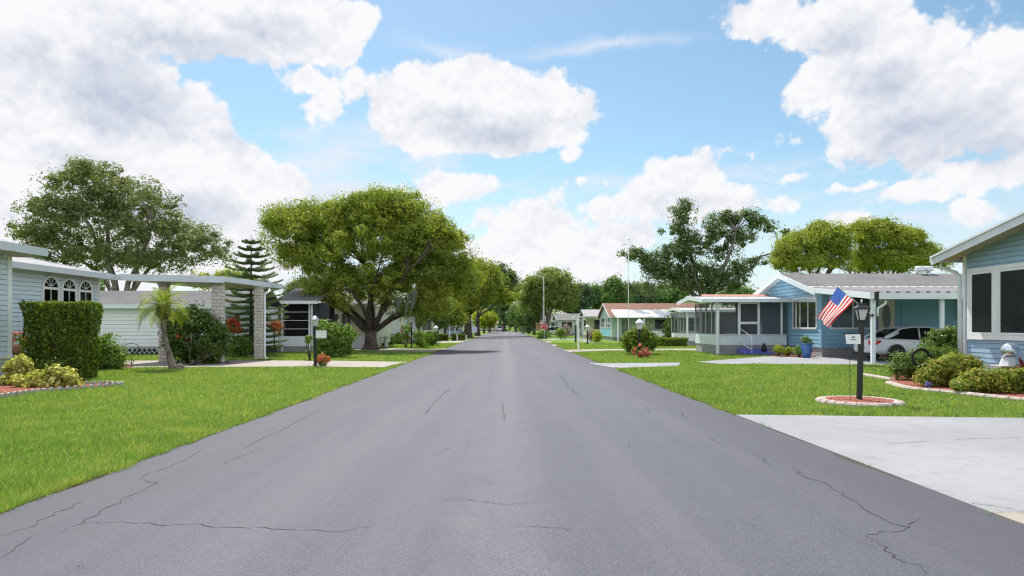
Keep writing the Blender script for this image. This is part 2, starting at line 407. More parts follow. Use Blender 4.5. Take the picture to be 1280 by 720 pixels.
# ------------------------------------------------------------------ camera, sun, sky
SUN = Vector((-.33 * math.cos(math.radians(56)), .944 * math.cos(math.radians(56)), math.sin(math.radians(56)))).normalized()
def setup():
    cam = bpy.data.cameras.new('camera'); co = bpy.data.objects.new('camera', cam); COL.objects.link(co)
    co.location = (0, 0, H); co.rotation_euler = (PI/2, 0, 0)
    cam.sensor_width = 36; cam.lens = 36 * F / 1280
    cam.shift_x = (640 - CX) / 1280; cam.shift_y = (CY - 360) / 1280
    cam.clip_end = 4000; sc.camera = co
    sl = bpy.data.lights.new('sun', 'SUN'); sl.energy = 4.4; sl.angle = math.radians(.53); sl.color = (1, .955, .89)
    so = bpy.data.objects.new('sun', sl); COL.objects.link(so); so.rotation_mode = 'QUATERNION'
    so.rotation_quaternion = SUN.to_track_quat('Z', 'Y'); so.location = (-20, 60, 90)
    v = sc.view_settings; v.view_transform = 'Standard'; v.look = 'None'; v.exposure = EXPOSURE; v.gamma = 1; v.use_curve_mapping = False
    sc.render.engine = 'CYCLES'
    sc.cycles.max_bounces = 6; sc.cycles.transparent_max_bounces = 12; sc.cycles.diffuse_bounces = 3; sc.cycles.glossy_bounces = 3; sc.cycles.transmission_bounces = 4
    sc.cycles.use_denoising = True; sc.cycles.denoiser = 'OPENIMAGEDENOISE'; sc.cycles.denoising_input_passes = 'RGB_ALBEDO_NORMAL'; sc.cycles.denoising_prefilter = 'ACCURATE'; sc.cycles.pixel_filter_type = 'BLACKMAN_HARRIS'; sc.cycles.filter_width = 1.2
    sc.cycles.caustics_reflective = False; sc.cycles.caustics_refractive = False
EXPOSURE = 0.75
setup()

def azel(px, py):
    a = math.atan2(px - CX, F); return a, math.atan((CY - py) / F * math.cos(a))
def sky():
    w = bpy.data.worlds.new('World'); sc.world = w; w.use_nodes = True
    w.node_tree.nodes.clear(); t = NT(w.node_tree)
    out = t.new('ShaderNodeOutputWorld'); bg = t.new('ShaderNodeBackground'); bg.inputs[1].default_value = .1
    st = t.new('ShaderNodeTexSky'); st.sky_type = 'NISHITA'; st.sun_disc = False
    st.sun_elevation = math.asin(SUN.z); st.sun_rotation = math.atan2(SUN.x, SUN.y)
    st.air_density = 1.0; st.dust_density = .6; st.ozone_density = 1.6; st.altitude = 10
    d = t.new('ShaderNodeTexCoord').outputs['Generated']
    sp = t.new('ShaderNodeSeparateXYZ'); t.l.new(d, sp.inputs[0])
    az = t.math('ARCTAN2', sp.outputs[0], sp.outputs[1]); el = t.math('ARCSINE', sp.outputs[2])
    def vec(a, b):
        c = t.new('ShaderNodeCombineXYZ'); t.put(c.inputs[0], a); t.put(c.inputs[1], b); return c.outputs[0]
    q0 = vec(az, el)
    wob = t.vmath('SUBTRACT', t.noise(d, 7, 5, .6, 'Color'), (.5, .5, .5))
    q = t.vmath('ADD', q0, t.vmath('SCALE', wob, None, .085))
    def field(blobs, qq):
        f = None
        for px, py, rx, ry in blobs:
            a, e = azel(px, py); ar = abs(azel(px + rx, py)[0] - azel(px - rx, py)[0]) / 2; er = abs(azel(px, py - ry)[1] - azel(px, py + ry)[1]) / 2
            dd = t.vmath('LENGTH', t.vmath('MULTIPLY', t.vmath('SUBTRACT', qq, (a, e, 0)), (1/ar, 1/er, 0)))
            g = t.math('MULTIPLY', t.math('SUBTRACT', 1., dd), math.sqrt(ar*er))
            f = g if f is None else t.math('MAXIMUM', f, g)
        return f
    clouds = [(535,140,78,58),(590,105,80,42),(640,135,85,58),(700,150,52,42),(600,175,110,26),(705,195,20,20),
        (385,100,30,30),(402,138,22,28),(437,115,12,16),
        (40,40,170,90),(25,170,140,120),(150,190,140,110),(235,185,80,85),(285,205,62,55),(120,90,110,70),(310,250,80,60),(60,285,150,60),
        (1000,215,30,7),(930,190,26,6),(1060,236,36,8),(790,302,40,14),(985,252,22,7),(738,266,24,13),(725,236,26,8),(330,290,80,52),(240,320,140,50),(1040,100,55,48),(1095,150,60,52),(250,30,150,46),(355,20,90,62),(430,35,38,32),
        (960,15,60,30),(1050,30,110,55),(1120,90,110,75),(1190,130,110,85),(1250,120,90,100),(1240,215,90,34),(1120,165,60,40),
        (845,245,55,38),(880,225,34,30),(920,250,30,26),(1140,250,46,13),(1215,272,34,14),(1065,272,30,10),
        (665,285,62,40),(640,330,110,45),(720,320,66,42),(560,235,60,20)]
    f0 = field(clouds, q)
    def lobes(vv):
        v = t.new('ShaderNodeTexVoronoi'); v.feature = 'F1'; v.inputs['Scale'].default_value = 11; v.inputs['Detail'].default_value = 3; v.inputs['Roughness'].default_value = .55; v.inputs['Lacunarity'].default_value = 2.3; v.normalize = True
        t.l.new(vv, v.inputs['Vector']); return v.outputs['Distance']
    dw = t.vmath('ADD', d, t.vmath('SCALE', t.vmath('SUBTRACT', t.noise(d, 24, 5, .6, 'Color'), (.5,.5,.5)), None, .022))
    lb = lobes(dw); lb2 = lobes(t.vmath('ADD', dw, (-.002, .002, .011)))
    n = t.noise(d, 11, 9, .60); up = t.vmath('ADD', d, (-.004, .004, .020)); s1n = t.noise(d, 8, 5, .52); n2 = t.noise(t.vmath('ADD', d, (-.006, .006, .028)), 8, 5, .52)
    # elsewhere in the sky (beside and behind the photographer) broken cloud out of view, cover widened as fill light
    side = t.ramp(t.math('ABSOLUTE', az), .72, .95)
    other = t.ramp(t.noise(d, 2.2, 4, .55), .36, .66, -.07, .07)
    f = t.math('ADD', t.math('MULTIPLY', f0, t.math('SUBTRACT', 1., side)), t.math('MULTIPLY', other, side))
    f = t.math('ADD', f, t.math('MULTIPLY', t.math('SUBTRACT', .31, lb), .095))
    dens = t.ramp(t.math('ADD', f, t.math('MULTIPLY', t.math('SUBTRACT', n, .5), .10)), -.004, .010)
    thick = t.ramp(t.math('ADD', f, t.math('MULTIPLY', t.math('SUBTRACT', n, .5), .06)), .0, .05)
    # thin veils
    veil = field([(430,320,240,90),(470,250,260,90),(300,320,260,70),(1000,215,170,24),(1000,250,160,20),(820,300,160,50),(760,235,60,16),(1100,290,160,30),(910,195,40,8),(560,60,60,10),(760,55,110,9)], q)
    vn = t.noise(t.vmath('MULTIPLY', d, (1, 1, 3.2)), 5.5, 6, .6)
    vd = t.math('MULTIPLY', t.ramp(veil, -.025, .06), t.ramp(vn, .36, .62))
    vd = t.math('MULTIPLY', vd, .95)
    low = t.math('MULTIPLY', t.ramp(el, .26, .02), t.ramp(vn, .25, .6, .45, .95))
    vd = t.math('MAXIMUM', vd, t.math('MULTIPLY', low, .8))
    # self-shading: lit from above, grey bases
    rel = t.math('ADD', t.math('MULTIPLY', t.math('SUBTRACT', s1n, n2), .7), t.math('MULTIPLY', t.math('SUBTRACT', lb2, lb), 2.8))
    dark = field([(1170,175,130,58),(1110,110,70,40),(1240,180,70,50),(1050,60,60,30),(600,172,100,26),(560,150,40,18),(240,60,130,34),(150,120,90,60),(200,260,130,40),(60,95,60,40),(330,35,70,26),(90,215,50,30),(860,262,60,14),(300,180,22,30)], q)
    dk = t.math('MULTIPLY', t.ramp(t.math('ADD', dark, t.math('MULTIPLY', t.math('SUBTRACT', s1n, .5), .05)), -.02, .055), t.math('SUBTRACT', 1., side))
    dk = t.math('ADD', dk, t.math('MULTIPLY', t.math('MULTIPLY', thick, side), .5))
    sh = t.math('SUBTRACT', t.math('ADD', .94, rel), t.math('MULTIPLY', dk, .72), clamp=True)
    L = CLOUD_L
    cc = t.mix(sh, tuple(x*L for x in (.58, .64, .77)), tuple(x*L for x in (1.0, 1.005, 1.03)))
    # unseen clouds beside and behind the camera, brightened to add fill light
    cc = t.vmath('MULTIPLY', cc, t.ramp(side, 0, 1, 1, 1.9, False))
    blue = t.mix(1., st.outputs[0], SKY_TINT, 'MULTIPLY')
    s1 = t.mix(vd, blue, tuple(x*L for x in (.84, .90, 1.0)))
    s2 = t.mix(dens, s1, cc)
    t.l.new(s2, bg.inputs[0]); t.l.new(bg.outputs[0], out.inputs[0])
CLOUD_L = 5.7
SKY_TINT = (.80, .90, .84)
sky()

# ------------------------------------------------------------------ ground
def jag(p, q, step, amp):
    p, q = Vector(p), Vector(q); n = max(2, int((q - p).length / step)); o = []
    nx = Vector((-(q-p).y, (q-p).x)).normalized()
    for i in range(n):
        o.append(tuple(p.lerp(q, i/n) + nx * (R.uniform(-amp, amp) if i else 0)))
    return o
XL, XR = -4.05, 3.87
DRIVES = []
def ground():
    g = MB()
    g.add([(-1500,-300,0),(1500,-300,0),(1500,3000,0),(-1500,3000,0)], [(0,1,2,3)])
    tag(g.build('lawn', M['lawn']), kind='structure')
    # dirt verges under the lawn edge
    v = MB()
    for x, s in ((XL, -1), (XR, 1)):
        ys = np.concatenate([np.arange(-6, 30, .25), np.arange(30, 200, 2.)])
        for a, b in zip(ys[:-1], ys[1:]):
            wa = .10 + .05*math.sin(a*2.1) + .05*math.sin(a*.7+1); wb = .10 + .05*math.sin(b*2.1) + .05*math.sin(b*.7+1)
            v.quad((x-.1*s, a, .003), (x+s*wa, a, .003), (x+s*wb, b, .003), (x-.1*s, b, .003))
    tag(v.build('soil_verge', paint('soil', (.055,.042,.024), .95, .4, 5, bump=.6)), kind='structure')
    # the road: irregular edges, cracks as dark filled ribbons of their own
    r = MB()
    ys = list(np.arange(-8, 30, .35)) + list(np.arange(30, 206, 2.5))
    e = lambda x, y: x + .04*math.sin(y*.9+x) + .025*math.sin(y*2.7+x) + .02*math.sin(y*5.3+2*x) + R.uniform(-.008, .008)
    L = [(e(XL, y), y) for y in ys]; Q = [(e(XR, y), y) for y in ys]
    for i in range(len(ys)-1):
        r.quad((*L[i], .007), (*Q[i], .007), (*Q[i+1], .007), (*L[i+1], .007))
    r.mat(1)
    CR = [
     ([(0,673),(36,660.5),(56,649),(80,639),(102,628)],.010),
     ([(78,668),(88.6,662),(115,647),(141,632.5),(172,616),(184,611),(195,605),(184,602),(170.6,601),(188,592),(210,585),(230,577),(253,563.6)],.011),
     ([(115,654),(174,655.5),(210,657),(249,657),(282,660.5),(328,661),(371,663),(420,665),(468,660)],.010),
     ([(277,582),(289,576),(326,561)],.010),([(305,560),(317,555),(344,541.7),(351,538),(372,527),(397,514)],.013),
     ([(0,700),(26,680),(39,673)],.009),
     ([(991,585.6),(1001,595),(1034,607),(1056,619),(1073,631),(1080,640),(1103,650.6),(1131,660),(1134,655.5),(1149,650)],.013),
     ([(1131,660),(1129,667),(1103,667),(1086,669.6),(1091,677),(1103,685),(1114,695),(1122,700),(1145,708),(1158,718)],.011),
     ([(881,544),(890,550),(903,557)],.012),([(940,568),(946,570),(953,573),(962,583)],.011),([(919,650),(931,652),(942,660)],.006),
     ([(531,518.6),(543,504),(551,496),(562,486)],.020),([(541,570),(553,566),(564,560)],.010),
     ([(531,624),(564,625.5),(597,627),(634,631.7),(671,629)],.007),([(638,655.5),(667,659),(690,660),(712,665)],.008),
     ([(628,504),(629,514),(630,527)],.014),([(786,553),(789,560)],.010),([(699,469),(712,484),(724,496)],.018),
     ([(850,515),(858,524)],.014),([(806,508),(812,516)],.012),([(100,706),(108,712)],.006)]
    for pts, w in CR:
        P = [Vector(gp(*p)) for p in pts]; Z = []
        for a, b in zip(P[:-1], P[1:]):
            n = max(2, int((b-a).length/.07)); nx = Vector((-(b-a).y, (b-a).x)).normalized()
            for i in range(n): Z.append(a.lerp(b, i/n) + nx*R.uniform(-.03, .03) + (b-a).normalized()*R.uniform(-.01,.01))
        Z.append(P[-1])
        m = len(Z)
        for i in range(m-1):
            d = (Z[i+1]-Z[i]).normalized(); nx = Vector((-d.y, d.x))
            w *= 1.; wa = w*.36*R.choice((.15,.5,.8,1.1,1.5))*min(1, .25+i*.2, .25+(m-i)*.2); wb = w*.36*R.uniform(.35,1.25)
            r.add([(*(Z[i]-nx*wa), .0095), (*(Z[i]+nx*wa), .0095), (*(Z[i+1]+nx*wb), .0095), (*(Z[i+1]-nx*wb), .0095)], [(0,1,2,3)])
    tag(r.build('road', [M['asphalt'], M['crack']], fix=False), kind='structure')
    # driveways and paths
    def drive(name, px, mat, z=.02, world=None):
        P = world or [gp(*p) for p in px]
        Z = []
        for a, b in zip(P, P[1:]+P[:1]): Z += jag(a, b, .6, .018)
        m = MB(); m.slab(Z, -.02, z); tag(m.build(name, mat), kind='structure'); DRIVES.append(P)
    xr = XR + .01
    dm = MB(); P = [(xr,5.42),(20,5.42),(20,10.9),(8.5,11.02),(xr,11.45)]
    Z = jag(P[0],P[1],.8,.004) + [P[1],P[2]] + jag(P[2],P[3],.5,.02) + jag(P[3],P[4],.4,.02) + [P[4]]
    dm.slab(Z, -.02, .016); dm.mat(1)
    for pts in ([(1112,557),(1135,555),(1160,553)],[(1195,551),(1240,549)],[(1215,632),(1240,634),(1268,639)],[(1250,549),(1280,548)]):
        ps = [Vector(gp(*p)) for p in pts]
        for a, b in zip(ps[:-1], ps[1:]):
            n = 6; prev = a
            for i in range(1, n+1):
                c = a.lerp(b, i/n) + Vector((0, R.uniform(-.02,.02)))
                dm.quad((prev.x, prev.y-.004, .0185), (c.x, c.y-.004, .0185), (c.x, c.y+.004, .0185), (prev.x, prev.y+.004, .0185)); prev = c
    tag(dm.build('driveway', [M['concrete'], M['crack']], fix=False), kind='structure'); DRIVES.append(P)
    drive('footpath', None, M['concrete_warm'], .018, [(xr,1.5),(20,1.5),(20,5.41),(xr,5.41)])
    drive('driveway', [(735,454.6),(771,461),(800,460),(848,458),(851,453.8),(800,454.2)], M['concrete'])
    drive('driveway', [(870,453),(900,455.5),(1000,455.8),(1105,456.5),(1300,457),(1300,444.4),(985,445.5),(955,446.2)], M['concrete'])
    drive('driveway', [(703,437.8),(713,440.5),(760,438.6),(900,438.2),(900,436),(760,436.6)], M['concrete_warm'])
    drive('driveway', [(676,424),(680,425.2),(735,424.6),(735,423.2)], M['concrete'])
    drive('footpath', [(724,426.4),(738,428.6),(752,428.2),(734,425.2)], M['concrete'])
    drive('footpath', [(681,427.2),(684,428.4),(690,428.6),(689,427)], M['concrete_warm'])
    drive('footpath', [(688,431),(692,432.8),(697,433),(696,431.2)], M['concrete_warm'])
    drive('driveway', [(511,453),(478,460),(380,459),(200,459.8),(60,462),(60,451.5),(300,451),(420,451.5)], M['concrete_warm'])
    drive('footpath', [(560,435.6),(541,439.6),(528,440),(420,437.5),(300,437),(300,434.5),(480,435.5),(535,437)], M['concrete_warm'])
    drive('footpath', [(585,425.4),(575,428.6),(470,430.5),(400,430),(400,428),(470,428.6)], M['concrete_warm'])
ground()

# ------------------------------------------------------------------ beds
def curb_path(name, label, pts, r=.075, closed=False, z=0., cat='garden edging', group=None):
    """stamped curbing: a rounded ridge with joints every 30 cm"""
    P = [Vector((*p, z)) for p in pts]
    if closed: P = P + [P[0]]
    Q = []
    for a, b in zip(P[:-1], P[1:]):
        n = max(1, int(round((b-a).length/.28)))
        for i in range(n):
            for s, k in ((.06, 1), (.94, 1)): Q.append((a.lerp(b, (i+s)/n), k))
            Q.append((a.lerp(b, (i+1)/n), .82))
    m = MB()
    prof = [(-1.15,-.02),(-1.1,.55),(-.75,.95),(0,1.08),(.75,.95),(1.1,.55),(1.15,-.02)]
    V = []
    for i, (p, k) in enumerate(Q):
        a = Q[max(0,i-1)][0]; b = Q[min(len(Q)-1,i+1)][0]
        if closed and i == len(Q)-1: b = Q[0][0]
        if closed and i == 0: a = Q[-1][0]
        d = (b-a).normalized(); nx = Vector((-d.y, d.x, 0))
        for u, h in prof: V.append(p + nx*(u*r*k) + Vector((0,0,h*r*.80*k + R.uniform(-.003,.003))))
    n = len(prof); fs = []
    for i in range(len(Q)-1 + (1 if closed else 0)):
        j = (i+1) % len(Q)
        for k in range(n-1): fs.append((i*n+k, j*n+k, j*n+k+1, i*n+k+1))
    m.add(V, fs)
    o = m.build(name, M['curb'], loc=tuple(P[0]))
    return tag(o, label, cat, group)
def bed(name, poly, z=.035):
    m = MB(); m.slab(poly, -.02, z); return tag(m.build(name, M['mulch']), kind='structure')
BEDS = []
LAMPXY = gp(1074, 504.5)
def beds():
    # ring bed round the near lamp post
    cx, cy = LAMPXY
    ring = [(cx + .67*math.cos(t), cy + .67*math.sin(t)) for t in np.linspace(0, 2*PI, 24, endpoint=False)]
    curb_path('stone_ring', 'round ring of tan stamped curbing around the red mulch at the black lamp post', ring, .105, True)
    bed('mulch_bed', [(cx + .67*math.cos(t), cy + .67*math.sin(t)) for t in np.linspace(0, 2*PI, 24, endpoint=False)], .082)
    BEDS.append([(cx + .78*math.cos(t), cy + .78*math.sin(t)) for t in np.linspace(0, 2*PI, 24, endpoint=False)])
    # right bed along the near house
    e = [gp(*p) for p in [(1112,480),(1124,484.5),(1142,488),(1165,490.5),(1190,492.5),(1235,497.5),(1280,502),(1330,507)]]
    curb_path('garden_edging', 'long curved tan curbing in front of the shrubs by the slate blue house', e, .10)
    back = [gp(1330,470), gp(1240,462), gp(1190,459), gp(1135,463), gp(1114,472)]
    bed('mulch_bed', e + back, .05); BEDS.append([(x, y-.12) for x, y in e] + back)
    e2 = [gp(*p) for p in [(1078,469),(1090,471),(1105,473.5),(1121,476.5)]]
    curb_path('garden_edging', 'short straight tan curbing in the lawn ahead of the juniper shrub', e2, .085)
    BEDS.append([gp(1077,467.5),gp(1122,474),gp(1122,478),gp(1076,470.5)])
    # left bed under the clipped hedge
    e3 = [gp(*p) for p in [(-40,507),(0,498.5),(30,494),(60,490.5),(100,487),(130,484.8),(155,482.6)]]
    e4 = [gp(*p) for p in [(155,482.3),(130,481.2),(104,482.2)]]
    m = MB()
    def scallop(pts):
        P = [Vector((*p, 0)) for p in pts]
        for a, b in zip(P[:-1], P[1:]):
            n = max(1, int((b-a).length/.15)); d = (b-a).normalized(); nx = Vector((-d.y, d.x, 0))
            for i in range(n):
                c = a.lerp(b, (i+.5)/n); w = .066
                prof = [c-d*w, c-d*w+Vector((0,0,.06)), c-d*w*.7+Vector((0,0,.095)), c+Vector((0,0,.11)), c+d*w*.7+Vector((0,0,.095)), c+d*w+Vector((0,0,.06)), c+d*w]
                m.extr(prof, -nx*.03, nx*.06)
    scallop(e3); scallop(e4)
    tag(m.build('garden_edging', paint('scalloped_block', (.40,.38,.35), .9, .4, 8), loc=(*e3[0], 0)), 'low scalloped grey block edging round the red mulch under the clipped hedge', 'garden edging')
    bk = [gp(104,478), gp(60,474), gp(-40,476)]
    bed('mulch_bed', e3 + e4[1:] + bk, .04); BEDS.append(e3 + e4[1:] + bk)
    # bed at the steps and behind the round bush on the left
    b3 = [gp(*p) for p in [(962,445.6),(1002,447),(1020,446.4),(1020,444.6),(965,443.6)]]
    bed('mulch_bed', b3, .05); BEDS.append(b3)
    b4 = [gp(*p) for p in [(112,463),(150,460.6),(168,459.4),(165,458),(120,457)]]
    bed('mulch_bed', b4, .04); BEDS.append(b4)
beds()

def inside(poly, X, Y):
    c = np.zeros(len(X), bool); n = len(poly)
    for i in range(n):
        x0, y0 = poly[i]; x1, y1 = poly[(i+1) % n]
        k = ((y0 > Y) != (y1 > Y))
        with np.errstate(divide='ignore', invalid='ignore'):
            c ^= k & (X < (x1-x0)*(Y-y0)/((y1-y0) if y1 != y0 else 1e-9) + x0)
    return c
def grass():
    N = 1500000
    a = .25; y0, y1 = 4.2, 62.
    u = rng.random(N); Y = (y0**a + u*(y1**a - y0**a))**(1/a)
    X = (rng.random(N)*2-1) * (.80*Y + 1.2)
    keep = (X < XL - .03 + .05*np.sin(Y*3)*.5) | (X > XR + .03 + .03*np.sin(Y*2.3))
    keep &= ~((X > 12.2) & (Y > 11) & (Y < 18.3)) & ~((X < -14.6) & (Y < 20)) & ~((X < -16.2) & (Y < 27)) & ~((X < -12) & (Y > 36.3)) & ~((X > 11.3) & (Y > 36.2) & (Y < 46)) & ~((X > 15) & (Y > 32.6) & (Y < 42))
    X, Y = X[keep], Y[keep]
    k = np.ones(len(X), bool)
    for p in DRIVES + BEDS: k &= ~inside(p, X, Y)
    X, Y = X[k], Y[k]; n = len(X)
    s = np.clip(Y/6.5, 1, 6)
    w = .0055*s*rng.uniform(.7, 1.5, n); h = rng.uniform(.030, .075, n)*np.clip(s, 1, 1.25)
    # small tufts stand a little higher
    h *= .75 + .5*np.clip(np.sin(X*2.3+np.sin(Y*1.7))*np.sin(Y*2.9+X), 0, 1)
    t = rng.random(n)*2*PI; l = rng.random(n)*2*PI; la = rng.uniform(.1, 1.0, n)*h
    B = np.stack([X, Y, np.full(n, -.002)], 1); dx = np.stack([np.cos(t)*w/2, np.sin(t)*w/2, np.zeros(n)], 1)
    T = B + np.stack([np.cos(l)*la, np.sin(l)*la, h], 1)
    V = np.stack([B-dx, B+dx, T], 1)
    # ragged lawn edge hanging over the asphalt
    E = []
    for x, sg, y1 in ((XL, -1, 60), (XR, 1, 60)):
        k = 14000; yy = (4.2**.3 + rng.random(k)*(y1**.3 - 4.2**.3))**(1/.3); lap = np.clip(np.sin(yy*1.3+x)*np.sin(yy*3.1+1) + .5*np.sin(yy*7.3), 0, 1); xx = x + sg*np.abs(rng.normal(size=k))*.07 - sg*.11*lap*rng.random(k)
        ok = np.ones(k, bool)
        for p in DRIVES: ok &= ~inside(p, np.full(k, x + sg*.12), yy) & ~inside(p, xx, yy)
        xx, yy = xx[ok], yy[ok]; k = len(xx); s2 = np.clip(yy/7, 1, 4); ww = .006*s2*rng.uniform(.7,1.5,k); hh = rng.uniform(.03,.085,k); tt = rng.random(k)*2*PI
        b = np.stack([xx,yy,np.full(k,.002)],1); dx = np.stack([np.cos(tt)*ww/2,np.sin(tt)*ww/2,np.zeros(k)],1); tp = b + np.stack([-sg*rng.uniform(-.02,.09,k), rng.normal(size=k)*.03, hh],1)
        E.append(np.stack([b-dx,b+dx,tp],1))
    V = np.concatenate([V]+E)
    o = np_mesh('grass', V, M['blade']); tag(o, 'mown bright green lawn grass on both sides of the street', 'grass', kind='stuff')
    print('blades', n)
grass()

# ------------------------------------------------------------------ leaves, shrubs, trees
def unit(n):
    v = rng.normal(size=(n, 3)); return v / np.linalg.norm(v, axis=1, keepdims=True)
def leaf_quads(P, N, size, asp=.5, jit=.45):
    n = len(P)
    a = np.cross(N, unit(n)); a /= np.linalg.norm(a, axis=1, keepdims=True) + 1e-9
    b = np.cross(N, a); b /= np.linalg.norm(b, axis=1, keepdims=True) + 1e-9
    s = size * rng.uniform(1-jit, 1+jit, n)[:, None]
    a = a*s*.5; b = b*s*.5*asp; mid = P + a*rng.uniform(-.2, .2, n)[:, None]
    return np.stack([P-a, mid+b+N*s*.06, P+a, mid-b+N*s*.06], 1)
def puffs_of(blobs, n, lo=.5, up=.25):
    B = np.array(blobs, float); w = (B[:,3]*B[:,4] + B[:,4]*B[:,5] + B[:,3]*B[:,5]); w /= w.sum()
    i = rng.choice(len(B), n, p=w); d = unit(n); d[:,2] += up; d /= np.linalg.norm(d, axis=1, keepdims=True)
    r = rng.uniform(lo**2, 1, n)**.5
    C = B[i,:3] + d*r[:,None]*B[i,3:6]
    # keep centres from sinking inside another lobe's core
    return C, d
def crown_quads(C, D, pr, per, size, flat=.75, asp=.5, shell=.68):
    n = len(C); i = np.repeat(np.arange(n), per); m = len(i)
    r = (pr * rng.choice([.55, .8, 1.1, 1.55], n))[i]; d = unit(m); rad = rng.uniform(shell**2, 1, m)**.5
    # a ragged puff: each has its own few bulges
    ph = rng.uniform(0, 6.28, (n, 3))[i]
    rad = rad * (1 + .28*np.sin(3*d[:,0]+ph[:,0]) + .28*np.sin(4*d[:,1]+ph[:,1]) + .2*np.sin(5*d[:,2]+ph[:,2]))
    P = C[i] + d*(r*rad)[:,None]*np.array([1, 1, flat])
    N = d*1.15 + D[i]*.35 + np.array([0, 0, .3]) + rng.normal(size=(m,3))*.5
    N /= np.linalg.norm(N, axis=1, keepdims=True)
    return leaf_quads(P, N, size, asp)
def blobs_px(Y, L, depth=1.0):
    o = []
    for b in L:
        px, py, rx, ry = b[:4]; dy = b[4] if len(b) > 4 else 0.
        YY = Y + dy; k = YY/F; x, _, z = at(px, py, YY)
        o.append((x, YY, z, rx*k, max(rx, ry)*k*depth, ry*k))
    return o
def limb(mb, a, b, r0, r1, bow=.15, n=6, sides=7):
    a, b = Vector(a), Vector(b); L = (b-a).length; pts = []; rr = []
    off = Vector((R.uniform(-1,1), R.uniform(-1,1), R.uniform(.2,1)))*L*bow
    for i in range(n+1):
        t = i/n; p = a.lerp(b, t) + off*math.sin(PI*t) + Vector((R.uniform(-1,1),R.uniform(-1,1),R.uniform(-1,1)))*L*.02*(1 if 0<i<n else 0)
        pts.append(p); rr.append(r0*(1-t) + r1*t)
    mb.tube(pts, rr, sides, True); return pts
def tree(name, label, group, base, fork_h, r0, blobs, npuff, pr, per, leaf, fmat, bmat, nlimb=14, lo=.5, flat=.75, lean=(0,0), limbs=None, cat='tree', shell=.68, asp=.5, big=None, _=0):
    root = thing(name, label, cat, base, group)
    C, D = puffs_of(blobs, npuff, lo)
    tr = MB(); b = Vector(base); fk = b + Vector((lean[0], lean[1], fork_h))
    pts = [b + Vector((0,0,-.1)), b + Vector((0,0,.12)), b.lerp(fk, .35), b.lerp(fk, .7) + Vector((R.uniform(-.05,.05),0,0)), fk]
    tr.tube(pts, [r0*1.75, r0*1.35, r0*1.0, r0*.92, r0*.95], 12)
    ends = []
    for e in (limbs or []):
        p = limb(tr, fk - Vector((0,0,r0*.5)), e[:3], (e[3] if len(e) > 3 else r0*.5), .06, .10, 7, 8); ends.append(p)
    if not limbs:
        B = np.array(blobs); 
        for k in range(big or 5):
            bb = B[k % len(B)]; e = Vector(bb[:3]) + Vector((R.uniform(-.4,.4)*bb[3], R.uniform(-.4,.4)*bb[4], R.uniform(-.4,.2)*bb[5]))
            p = limb(tr, fk - Vector((0,0,r0*.4)), e, r0*.5, r0*.12, .12, 7, 8); ends.append(p)
    idx = rng.choice(npuff, min(nlimb, npuff), replace=False)
    allp = [q for p in ends for q in p[2:]]
    for i in idx:
        c = Vector(C[i]); s = min(allp, key=lambda q: (q-c).length)
        limb(tr, s, c, max(.03, r0*.16), .015, .1, 5, 5)
    tr.build('trunk', bmat, root, smooth=True)
    np_mesh('crown', crown_quads(C, D, pr, per, leaf, flat, asp, shell), fmat, root)
    return root
def shrub(name, label, cat, base, blobs, npuff, pr, per, leaf, fmat, group=None, lo=.6, flowers=None, stems=True, asp=.55, flat=.85):
    """flowers: (count, material, size, zmin_fraction)"""
    root = thing(name, label, cat, base, group)
    C, D = puffs_of(blobs, npuff, lo, .1); C[:,2] = np.maximum(C[:,2], base[2] + pr*.5)
    V = crown_quads(C, D, pr, per, leaf, flat, asp); V[:,:,2] = np.maximum(V[:,:,2], base[2] + .01)
    np_mesh('foliage', V, fmat, root)
    if stems:
        m = MB()
        for k in range(5):
            c = Vector(C[k % len(C)]); limb(m, Vector(base) + Vector((R.uniform(-.08,.08), R.uniform(-.08,.08), 0)), c, .025, .008, .1, 4, 5)
        m.build('stem', M['bark'], root, smooth=True)
    if flowers:
        n, fm, fs, zf = flowers
        B = np.array(blobs); i = rng.choice(len(B), n); d = unit(n); d[:,1] = -np.abs(d[:,1])*.9; d[:,2] = np.abs(d[:,2])*zf + (1-zf)*d[:,2]
        d /= np.linalg.norm(d, axis=1, keepdims=True)
        P = B[i,:3] + d*B[i,3:6]*1.04
        FV = crown_quads(P, d, fs, 14, fs*1.1, .8, .8); FV[:,:,2] = np.maximum(FV[:,:,2], base[2]+.02)
        np_mesh('blossom', FV, fm, root)
    return root
